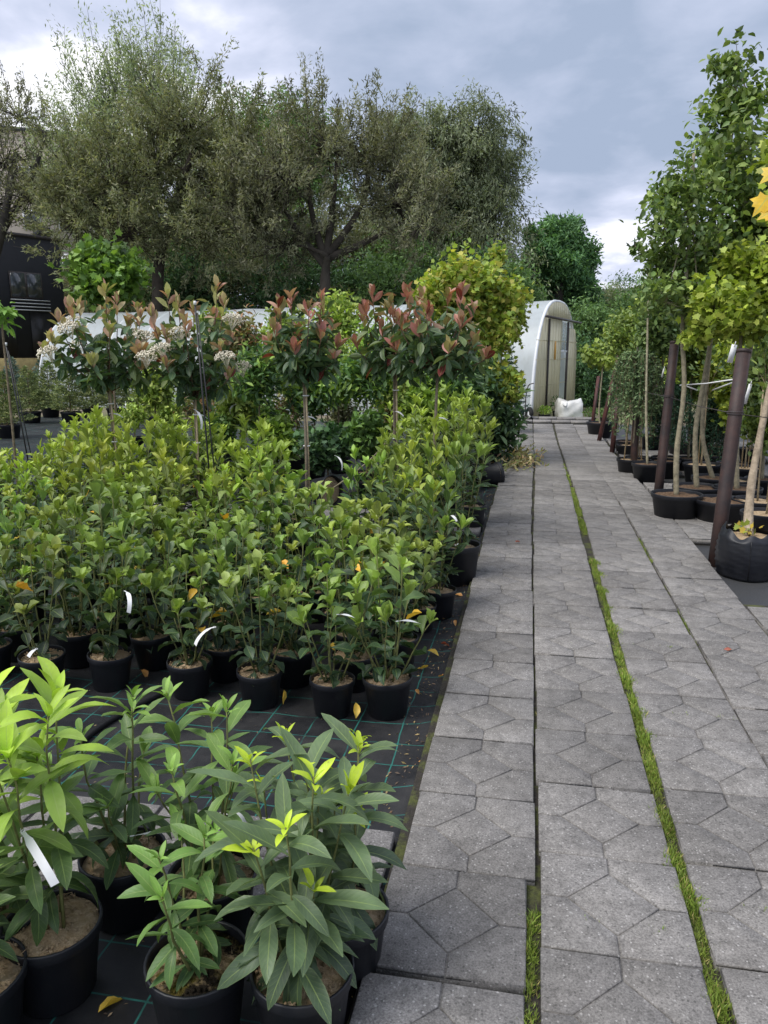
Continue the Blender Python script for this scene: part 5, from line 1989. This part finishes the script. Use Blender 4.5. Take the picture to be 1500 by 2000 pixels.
SPR = [(0.15, 0.18, 0.065), (0.11, 0.145, 0.055), (0.19, 0.21, 0.075), (0.075, 0.105, 0.045)]
BLUE = [(0.09, 0.14, 0.11), (0.12, 0.17, 0.14), (0.06, 0.095, 0.08)]
CM = [conifer_mesh(500 + i, 1.25, .62, SPR, 1.2) for i in range(3)] + [conifer_mesh(510 + i, 1.1, .5, BLUE) for i in range(2)]
for k, (px, py, m, sc, lab) in enumerate([(18, 855, 0, .95, 'bushy young spruce in a black tub nearest the bright laurels'), (62, 826, 1, 1.0, 'low green spruce in a wide tub, before the tunnel end'),
                                          (100, 815, 2, 1.1, 'green spruce squeezed between two wide tubs'), (140, 826, 0, 1.05, 'broad green spruce in a grey-black tub'),
                                          (180, 816, 1, 1.1, 'spruce in the tub behind the broad one'), (228, 818, 2, 1.0, 'green spruce behind the thin photinia trunk'),
                                          (268, 812, 0, 1.0, 'spruce next to the low round shrub'), (310, 836, 2, .7, 'small spruce in a round grey-black tub'),
                                          (30, 790, 3, 1.3, 'blue-tinged conifer in the far row before the dark building'), (85, 785, 4, 1.2, 'second blue-tinged conifer in the far row'),
                                          (210, 785, 3, 1.5, 'pointed blue-green spruce in front of the tunnel end'), (250, 788, 4, 1.2, 'small blue conifer in front of the tunnel wall'), (380, 812, 1, 1.0, 'spruce half hidden behind the wooden stake'), (440, 812, 0, 1.0, 'spruce behind the reddish shrubs')]):
    p = gp(px, py, BED)
    t = potted('potted_conifer', lab, 'conifer', (p[0], p[1], BED - .03), .27, .34, k, 'young conifers in tubs', rf.random() * 6)
    tr_, cr_ = CM[m]
    for nm, me in (('trunk', tr_), ('crown', cr_)):
        o = ob(nm, me, t, (0, 0, .28), kind='stuff' if nm == 'crown' else None)
        o.scale = (sc,) * 3


def mid_shrub(label, px, py, rpx, zc, seed, size, tpl, pal, n1=70, n2=22, standard=True, cat='shrub', group=None, potr=.16, name='potted_shrub', ry=1.0, leafm='leaf_small', blobs=None, bark=(0.2, 0.16, 0.11)):
    r = np.random.default_rng(seed)
    c = wp(px, py, zc)
    s = zc / FPX
    base = np.array([c[0], c[1], BED])
    bl = [(c, (rpx * s, rpx * s, rpx * s * ry), 1.0)]
    for (dx, dy, f) in (blobs or ()):
        bl.append((wp(px + dx, py + dy, zc + r.normal(0, .15)), (rpx * s * f,) * 3, f * f))
    zlow = c[2] - rpx * s * ry * .7
    return tree(name, label, base, [[base + [0, 0, .2], base + [r.normal(0, .02), 0, .2 + (zlow - BED) * .5], (c[0], c[1], zlow), (c[0], c[1], c[2])]], bl, n1, n2, size, tpl, pal, seed,
                group=group, pot=(potr, .27), leafm=leafm, barkm='bark', bark=bark, r_tr=(.014, .009), twig=.004, cat=cat)


LAURG = [(0.05, 0.10, 0.032), (0.075, 0.14, 0.04), (0.035, 0.07, 0.028), (0.16, 0.24, 0.05)]
YSH = [(0.16, 0.22, 0.045), (0.20, 0.27, 0.055), (0.11, 0.16, 0.035), (0.24, 0.28, 0.07)]
REDS = [(0.12, 0.12, 0.05), (0.2, 0.11, 0.06), (0.08, 0.10, 0.04), (0.16, 0.15, 0.06)]
LL = T_LAUR_LO[0]
for k, (px, py, rp, zc, pal, tpl, sz, ry, lab) in enumerate([
        (505, 735, 42, 10.6, LAURG, LL, .13, 1.1, 'round-headed evergreen standard behind the slim photinia, dark leaves with lime tops'),
        (612, 770, 36, 10.9, LAURG, LL, .13, 1.0, 'evergreen standard with hanging leaves behind the slim photinia stake'),
        (716, 735, 42, 10.4, LAURG, LL, .13, 1.1, 'evergreen standard with a white ribbon, left of the double-stemmed photinia'),
        (640, 690, 40, 12.8, YSH, LL, .12, 1.0, 'yellow-green shrub between the evergreen standards'),
        (470, 665, 38, 12.5, REDS, LL, .13, 1.0, 'reddish-leaved shrub below the wooden-staked photinia'),
        (555, 665, 45, 14.5, YSH, T_OVATE, .12, 1.0, 'pale green shrub against the tunnel wall'),
        (665, 625, 40, 15.5, YSH, T_OVATE, .12, 1.0, 'pale leafy sapling against the tunnel film'),
        (440, 720, 38, 13.5, MIDG, T_OVATE, .11, 1.1, 'mid-green shrub right of the wooden stake'),
        (740, 690, 45, 15.0, LIME, T_OVATE, .12, 1.0, 'lime-green shrub behind the photinia stems'),
        (805, 730, 42, 13.0, MIDG, LL, .13, 1.1, 'green shrub between the two bushiest photinias'),
        (860, 760, 40, 12.0, LAURG, LL, .15, 1.2, 'dark large-leaved shrub behind the bushy photinia trunk'),
        (920, 770, 48, 12.4, [(0.03, 0.06, 0.03), (0.045, 0.085, 0.036), (0.09, 0.14, 0.07)], LL, .19, 1.2, 'large-leaved dark laurel below the golden maple'),
        (965, 830, 45, 12.6, [(0.03, 0.06, 0.03), (0.045, 0.085, 0.036), (0.09, 0.14, 0.07)], LL, .19, 1.0, 'large-leaved dark laurel overhanging the path edge'),
        (335, 800, 26, 15.5, YSH, T_OVATE, .10, 1.3, 'thin yellow-green shrub beside the round tub'),
        (262, 812, 26, 15.0, YSH, T_OVATE, .08, .8, 'low round yellow-green shrub with white tags'),
        (395, 800, 30, 14.0, REDS, T_OVATE, .08, 1.3, 'brownish twiggy shrub behind the black stake'),
        (430, 850, 30, 11.5, MIDG, T_OVATE, .09, 1.0, 'small dark shrub behind the bright laurels'),
        (640, 870, 45, 9.9, DARKG, T_MAPLE, .09, .8, 'low dark lobed-leaf shrub behind the slab strip'),
        (560, 800, 32, 13.5, REDS, T_OVATE, .08, 1.2, 'thin brownish shrub between the evergreen standards'),
        (670, 800, 28, 13.8, OLIVE, T_OVATE, .08, 1.2, 'thin olive shrub beside the white ribbon'),
        (760, 810, 30, 13.0, REDS, T_OVATE, .08, 1.2, 'thin twiggy shrub behind the double-stemmed photinia'),
        (520, 830, 34, 12.2, MIDG, T_OVATE, .09, 1.0, 'leafy low shrub before the evergreen standards')]):
    mid_shrub(lab, px, py, rp * 1.1, zc, 600 + k, sz, tpl, np.asarray(pal) * 1.2, 100 if rp > 35 else 64, 15 if tpl is LL else 20, ry=ry, group='mixed shrubs in the middle rows')
for k, (px, py, rp, zc, pal, lab) in enumerate([
        (470, 780, 36, 11.6, YSH, 'bright shrub below the reddish-leaved shrub'), (580, 735, 34, 12.0, YSH, 'yellow-green shrub between two evergreen standards'),
        (660, 745, 34, 12.0, LIME, 'lime shrub in front of the tunnel film'), (770, 755, 36, 11.5, YSH, 'yellow-green shrub between the photinia stems'),
        (820, 800, 34, 10.4, LIME, 'lime-tipped shrub behind the tall laurels'), (880, 700, 40, 13.4, YSH, 'leafy yellowish shrub under the golden maple'),
        (720, 850, 34, 9.8, MIDG, 'low green shrub behind the cane and ribbon'), (540, 860, 32, 10.6, LIME, 'low lime shrub right behind the bright laurels'),
        (300, 760, 30, 13.5, YSH, 'pale shrub between the flowering photinias'), (420, 640, 28, 14.5, YSH, 'pale sapling against the tunnel, right of the flowers')]):
    mid_shrub(lab, px, py, rp, zc, 660 + k, .12, T_OVATE, pal, 90, 20, ry=1.1, group='mixed shrubs in the middle rows')
mid_shrub('bright green maple globe rising behind the flowering photinia', 205, 535, 62, 10.0, 640, .10, T_MAPLE, [(0.11, 0.19, 0.035), (0.15, 0.24, 0.045), (0.07, 0.13, 0.03)], 190, 26, name='standard_maple', cat='tree', ry=.75)
mid_shrub('golden maple with a wide yellow head beside the tunnel', 905, 570, 62, 12.6, 641, .105, T_MAPLE, GOLDM, 420, 22, name='golden_maple', cat='tree', blobs=[(70, 20, .8), (-50, 20, .7), (60, 80, .7), (90, 50, .5), (40, 140, .6), (70, 180, .6), (10, -10, .6)])
mid_shrub('thin yellow-leaved sapling poking above the golden maple', 965, 500, 20, 14.0, 642, .12, T_MAPLE, GOLDM, 16, 10, name='maple_sapling', cat='tree', ry=1.5)
mid_shrub('glossy-leaved plant at the edge of the bed before the dark building', 2, 618, 26, 7.4, 643, .13, T_PHOT[0], [(0.10, 0.19, 0.04), (0.14, 0.24, 0.05)], 14, 7, name='magnolia_sapling', cat='tree')
p = gp(1000, 835, BED)
t = potted('potted_conifer', 'dark blue-green spruce at the tunnel corner behind the golden maple', 'conifer', (p[0] - .25, p[1] - 2.0, BED), .3, .36, 3)
tr_, cr_ = conifer_mesh(520, 2.1, .75, [(0.03, 0.065, 0.05), (0.045, 0.085, 0.065), (0.02, 0.045, 0.036)], 1.4)
ob('trunk', tr_, t, (0, 0, .3))
ob('crown', cr_, t, (0, 0, .3), kind='stuff')

# white ribbons hanging on stems in the middle rows
rt = np.random.default_rng(9)
RIB = [tag_mesh(L, rt, w, d) for L, w, d in ((.2, .03, .9), (.16, .035, 1.2), (.24, .025, .7))]
for k, (x, y, zc) in enumerate([(245, 785, 15), (560, 800, 10.6), (650, 785, 10.9), (708, 805, 10.4), (728, 800, 10.5), (655, 890, 9.3), (460, 790, 11), (255, 830, 14.8), (380, 800, 7.4)]):
    o = ob('ribbon', RIB[k % 3], None, tuple(W3(x, y, zc)), (rt.normal(-.3, .3), rt.normal(0, .4), rt.random() * 6))
    tag(o, ['white ribbon on the low yellow-green shrub', 'white tag on the evergreen standard behind the slim photinia', 'white tag above the toppled pot', 'large white ribbon bow on the evergreen standard', 'second white ribbon on the evergreen standard', 'white ribbon tied to the slanting cane',
            'white tag among the reddish shrubs', 'white tag low on the yellow-green shrub', 'white tag on the wooden-staked photinia trunk'][k], 'ribbon')

# toppled pots
def toppled(label, px, py, rz, r_, h_, seed, stem=None, leaves=None):
    p = gp(px, py, BED + r_)
    t = thing('toppled_pot', label, 'plant pot', (p[0], p[1], BED + r_ * .98), rz)
    t.rotation_euler = (math.radians(84), 0, rz)
    ob('pot', pot_mesh(r_, h_), t, (0, 0, -h_ / 2))
    ob('soil', soil_mesh(r_, h_, seed, 'soil', .85), t, (0, 0, -h_ / 2))
    return t


t = toppled('black pot tipped on its side behind the slim photinia, bare cane slanting out', 632, 958, math.radians(60), .19, .3, 1)
ob('stem', Acc().tube(curve_pts([(0, 0, .1), (.02, .2, .5), (.05, .45, .9), (.05, .7, 1.2)], 9), np.linspace(.012, .005, 9), 6, (0.3, 0.27, 0.18)).build('stem', MAT['bark'], True), t)
t = toppled('black pot lying on its side at the path edge, wilted plant spilling onto the slabs', 958, 928, math.radians(118), .17, .28, 2)
rw = np.random.default_rng(12)
PALE = np.array([(0.34, 0.33, 0.15), (0.42, 0.36, 0.2), (0.30, 0.20, 0.12), (0.24, 0.28, 0.10)])
n = 420
tgt = gp(1012, 905, 0.02)
loc = Matrix.LocRotScale(t.location, t.rotation_euler, None).inverted()
a = Acc()
d = rw.normal(0, 1, (n, 3)) * [.17, .34, .07] + [tgt[0], tgt[1], .11]
d[:, 2] = np.maximum(d[:, 2], .012)
Pl = np.array([loc @ Vector(q) for q in d])
scatter(a, T_LAUR_LO[0], Pl, rw.normal(0, 1, (n, 3)), rw.normal(0, 1, (n, 3)), rw.uniform(.07, .12, n), PALE[rw.integers(0, 4, n)] * rw.uniform(.8, 1.2, (n, 1)))
for k in range(8):
    a.tube([(0, 0, .1), (Pl[k] + [0, 0, .1]) * .5, Pl[k]], .005, 4, (0.2, 0.15, 0.1))
ob('wilted_foliage', a.build('wilted_foliage', MAT['leaf'], True), t, kind='stuff')

# ================================================================== BUILDINGS
def building(name, label, a_px, a_zc, b_px, b_zc, z0, z1, depth, mat):
    A_, B_ = wp(a_px, 690, a_zc), wp(b_px, 690, b_zc)
    d = B_ - A_
    L = math.hypot(d[0], d[1])
    rz = math.atan2(d[1], d[0])
    t = thing(name, label, 'building', (A_[0], A_[1], z0), rz)
    ob('wall', Acc().box(0, L, 0, depth, 0, z1 - z0).build('wall', mat), t)
    return t, L


MAT['anthracite'] = simple('anthracite_render', (0.028, 0.030, 0.036), 0.7, 0.3, 2, 0.12)
MAT['beige'] = simple('beige_render', (0.46, 0.40, 0.34), 0.85, 0.2, 0.6, 0.08)
MAT['glass'] = simple('window_glass', (0.05, 0.06, 0.07), 0.06, 0.9)
MAT['roof'] = simple('grey_roof', (0.12, 0.12, 0.125), 0.8, 0.2, 2, 0.2)
MAT['cream'] = simple('cream_wall', (0.56, 0.48, 0.37), 0.85, 0.2, 1, 0.08)
MAT['stone'] = simple('yellow_stone', (0.42, 0.34, 0.16), 0.9, 0.2, 3, 0.3)
t, L = building('dark_building', 'two-storey anthracite building with a louvred window beside the thicket', -180, 34, 134, 40, 1.55, 7.35, 7, MAT['anthracite'])
for x0, x1, z0, z1 in ((L - 2.8, L - 1.15, 2.9, 4.15), (L - 6.2, L - 4.6, 2.9, 4.15)):
    w = ob('window', Acc().box(x0, x1, -.03, -.004, z0, z1).build('window', MAT['dark_metal']), t)
    for q in range(2):
        xa = x0 + .06 + q * (x1 - x0) / 2
        ob('pane', Acc().box(xa, xa + (x1 - x0) / 2 - .12, -.045, -.031, z0 + .06, z1 - .06).build('pane', MAT['glass']), w)
    for k in range(4):
        ob('louvre', Acc().box(x0 - .05, x1 + .3, -.14, -.06, z0 - .1 - k * .16, z0 - .06 - k * .16).build('louvre', MAT['white_metal']), w)
for x0 in (L - 3.7, L - 1.9, L - 5.5, L - .5):
    dd = ob('door', Acc().box(x0, x0 + 1.0, -.03, -.004, .05, 2.2).build('door', MAT['black_rod']), t)
    ob('door_handle', Acc().box(x0 + .82, x0 + .86, -.07, -.031, 1.0, 1.18).build('door_handle', MAT['white_metal']), dd)
ob('parapet', Acc().box(-.05, L + .05, -.08, 7.05, 5.801, 5.95).build('parapet', MAT['dark_metal']), t)
ob('chimney', Acc().box(L - .7, L - .1, .6, 1.2, 5.951, 6.5).build('chimney', MAT['anthracite']), t)
ob('plinth', Acc().box(-.1, L + .3, -.5, .4, -1.8, 0.02).build('plinth', MAT['stone']), t)
t, L = building('apartment_block', 'pale beige apartment block behind the twiggy tree and the dark building', -260, 58, 268, 66, -.2, 18.6, 12, MAT['beige'])
ob('roof_edge', Acc().box(-.2, L + .2, -.2, 12.2, 18.801, 19.1).build('roof_edge', MAT['roof']), t)
for i in range(9):
    for j in range(5):
        x0 = 1.2 + i * 2.6
        if x0 + 1.4 < L:
            w = ob('window', Acc().box(x0, x0 + 1.3, -.05, -.004, 2.0 + j * 3.2, 3.5 + j * 3.2).build('window', MAT['white_metal']), t)
            ob('pane', Acc().box(x0 + .08, x0 + 1.22, -.07, -.051, 2.08 + j * 3.2, 3.42 + j * 3.2).build('pane', MAT['glass']), w)


def house():
    c = wp(1188, 690, 88)
    t = thing('far_house', 'distant house with a grey roof and a cream arched dormer window', 'house', (c[0], c[1], -.2), PSI * -.2)
    ob('wall', Acc().box(-4.0, 9, 0, 8, 0, 5.3).build('wall', MAT['cream']), t)
    V = [(-4.4, -.5, 5.2), (9.4, -.5, 5.2), (9.4, 8.5, 5.2), (-4.4, 8.5, 5.2), (-2.0, 4, 9.4), (7, 4, 9.4)]
    rf_ = ob('roof', Acc().add(V, [(0, 1, 5, 4), (1, 2, 5), (2, 3, 4, 5), (3, 0, 4), (0, 3, 2, 1)]).build('roof', MAT['roof']), t)
    V = [(-1.1, -.45, 5.3), (1.1, -.45, 5.3), (1.1, -.45, 7.4), (0, -.45, 8.6), (-1.1, -.45, 7.4)]
    V += [(x, 3.4, z) for x, y, z in V]
    dm = ob('dormer', Acc().add(V, [(0, 1, 2, 3, 4), (9, 8, 7, 6, 5), (1, 6, 7, 2), (0, 4, 9, 5), (2, 7, 8, 3), (4, 3, 8, 9)]).build('dormer', MAT['cream']), t)
    A = Acc()
    for s in (-1, 1):
        A.add([(0, -.6, 8.75), (s * 1.35, -.6, 7.25), (s * 1.35, 3.4, 7.25), (0, 3.4, 8.75), (0, -.6, 8.6), (s * 1.3, -.6, 7.12), (s * 1.3, 3.4, 7.12), (0, 3.4, 8.6)], [(0, 1, 2, 3), (4, 7, 6, 5), (0, 4, 5, 1)])
    ob('dormer_roof', A.build('dormer_roof', MAT['roof']), t)
    w = ob('window', Acc().box(-.62, .62, -.5, -.46, 5.75, 7.25).build('window', MAT['white_metal']), t)
    for x in (-.56, -.16, .24):
        ob('pane', Acc().box(x, x + .32, -.53, -.501, 5.85, 6.7).build('pane', MAT['glass']), w)
    ob('pane', Acc().box(-.45, .45, -.53, -.501, 6.78, 7.15).build('pane', MAT['glass']), w)


house()
# street lamp above the tunnel ridge
p = wp(1083, 690, 50)
t = thing('street_lamp', 'grey street lamp whose head shows above the tunnel ridge', 'street lamp', (p[0], p[1], -.15))
ob('pole', Acc().tube([(0, 0, 0), (0, 0, 3), (0, 0, 5.7)], [.07, .05, .04], 8).build('pole', MAT['white_metal'], True), t)
ob('lamp_head', Acc().lathe([(0.0, .28), (.16, .24), (.2, .1), (.12, 0.0), (0.0, 0.0)], 12).build('lamp_head', MAT['white_metal'], True), t, (-.1, 0, 5.6))

# ================================================================== SMALL THINGS ON THE GROUND
rl = np.random.default_rng(21)
FL = [leaf_template(.5, .42, 5, c, .4, .3, .08) for c in (.8, -.6, .4)]
FLM = [Acc().add(V, F, (1, 1, 1), U).build('fallen_leaf', MAT['leaf'], True) for V, F, U in FL]
YEL, ORG, RED = (0.60, 0.40, 0.06), (0.42, 0.20, 0.06), (0.28, 0.06, 0.04)
for k, (x, y, c, sz, lab) in enumerate([(695, 1405, YEL, .09, 'curled yellow leaf standing on the fabric before the front row'), (553, 1378, YEL, .08, 'yellow leaf leaning on a pot of the front row'),
                                        (192, 1975, YEL, .09, 'yellow leaf on the fabric between the pot of coir and the mossy pot'), (835, 1270, YEL, .09, 'yellow leaf beside the first front-row pot'),
                                        (815, 1305, YEL, .08, 'pale yellow leaf at the rim of the first front-row pot'), (878, 1262, RED, .07, 'red leaf by the edge of the slabs'), (888, 1240, ORG, .06, 'orange leaf against the slab edge'),
                                        (890, 1222, ORG, .06, 'small orange leaf against the slab edge, higher up the path'), (817, 1486, ORG, .06, 'brown leaf lying against the slab corner by the lime-tipped laurel'), (905, 1165, ORG, .08, 'broad brown leaf beside the tall laurel pot'),
                                        (930, 1090, ORG, .09, 'brown leaf between the tall black pots and the path'), (1015, 1058, RED, .06, 'reddish leaf lying on the slabs'), (275, 1308, ORG, .10, 'brown leaf between the front-row pots'), (440, 1322, ORG, .08, 'dry leaf between two front-row pots'),
                                        (812, 1345, ORG, .05, 'dark crumpled leaf right of the first front-row pot'), (1430, 1268, RED, .06, 'pinkish leaf on the slabs beside the planting bag'), (855, 1320, ORG, .05, 'crumpled brown scrap on the fabric by the slab edge')]):
    onpath = x > 985
    p = gp(x, y, .012 if onpath else BED + .02)
    o = ob('fallen_leaf', FLM[k % 3], None, (p[0], p[1], (.010 if onpath else BED + .016)), (rl.normal(.1, .25), rl.normal(0, .35), rl.random() * 6.28))
    if k in (0, 1):
        o.rotation_euler = (1.2, .2, .4 + k)
        o.location.z += .01
    o.scale = (sz, sz, sz)
    o.color = (*c, 1)
    tag(o, lab, 'leaf', 'fallen leaves')
p0, p1, p2 = gp(95, 1520, BED), gp(195, 1425, BED), gp(330, 1352, BED)
o = ob('hose', Acc().tube(curve_pts([np.array(q) + [0, 0, .016] for q in (p0, p1, p2)], 14), .016, 10).build('hose', MAT['black_rod'], True))
tag(o, 'black irrigation hose lying on the fabric behind the front laurels', 'hose')
# crumbs of soil and dry bits along the slab edge
a = Acc()
n = 900
P = np.c_[rl.normal(-.50, .05, n).clip(-.75, -.44), rl.uniform(1.6, 10.5, n), np.full(n, BED + .012) + rl.random(n) * .012]
scatter(a, T_TINY, P, rl.normal(0, 1, (n, 3)) * [1, 1, .3], rl.normal(0, .4, (n, 3)) + [0, 0, 1], rl.uniform(.006, .03, n), np.array([(.16, .10, .06), (.07, .05, .035), (.3, .22, .1)])[rl.integers(0, 3, n)])
n = 700
P = np.c_[rl.uniform(-4, -.5, n), rl.uniform(1.2, 4.2, n), np.full(n, BED + .008)]
scatter(a, T_TINY, P, rl.normal(0, 1, (n, 3)) * [1, 1, .2], rl.normal(0, .3, (n, 3)) + [0, 0, 1], rl.uniform(.005, .018, n), np.array([(.2, .14, .08), (.07, .05, .035), (.33, .26, .14)])[rl.integers(0, 3, n)])
o = ob('litter', a.build('litter', MAT['leaf_small']))
tag(o, 'dry leaf crumbs and soil bits scattered along the slab edge', 'litter', kind='stuff')

# plants standing inside the tunnel, seen through its doorway
for k, (lx, ly, H) in enumerate(((3.7, 2.2, 1.5), (4.2, 4.5, 1.9), (3.4, 6.5, 1.6), (4.6, 8.0, 1.8))):
    q = Matrix.LocRotScale(TUN.location, TUN.rotation_euler, None) @ Vector((lx, ly, 0))
    t = potted('potted_shrub', 'leafy potted plant standing inside the tunnel behind the doorway', 'shrub', (q.x, q.y, -.15), .22, .3, k, 'plants inside the tunnel')
    tuft(t, 700 + k, 420, H, .55, T_OVATE, .14, DARKG if k % 2 else MIDG, .28)
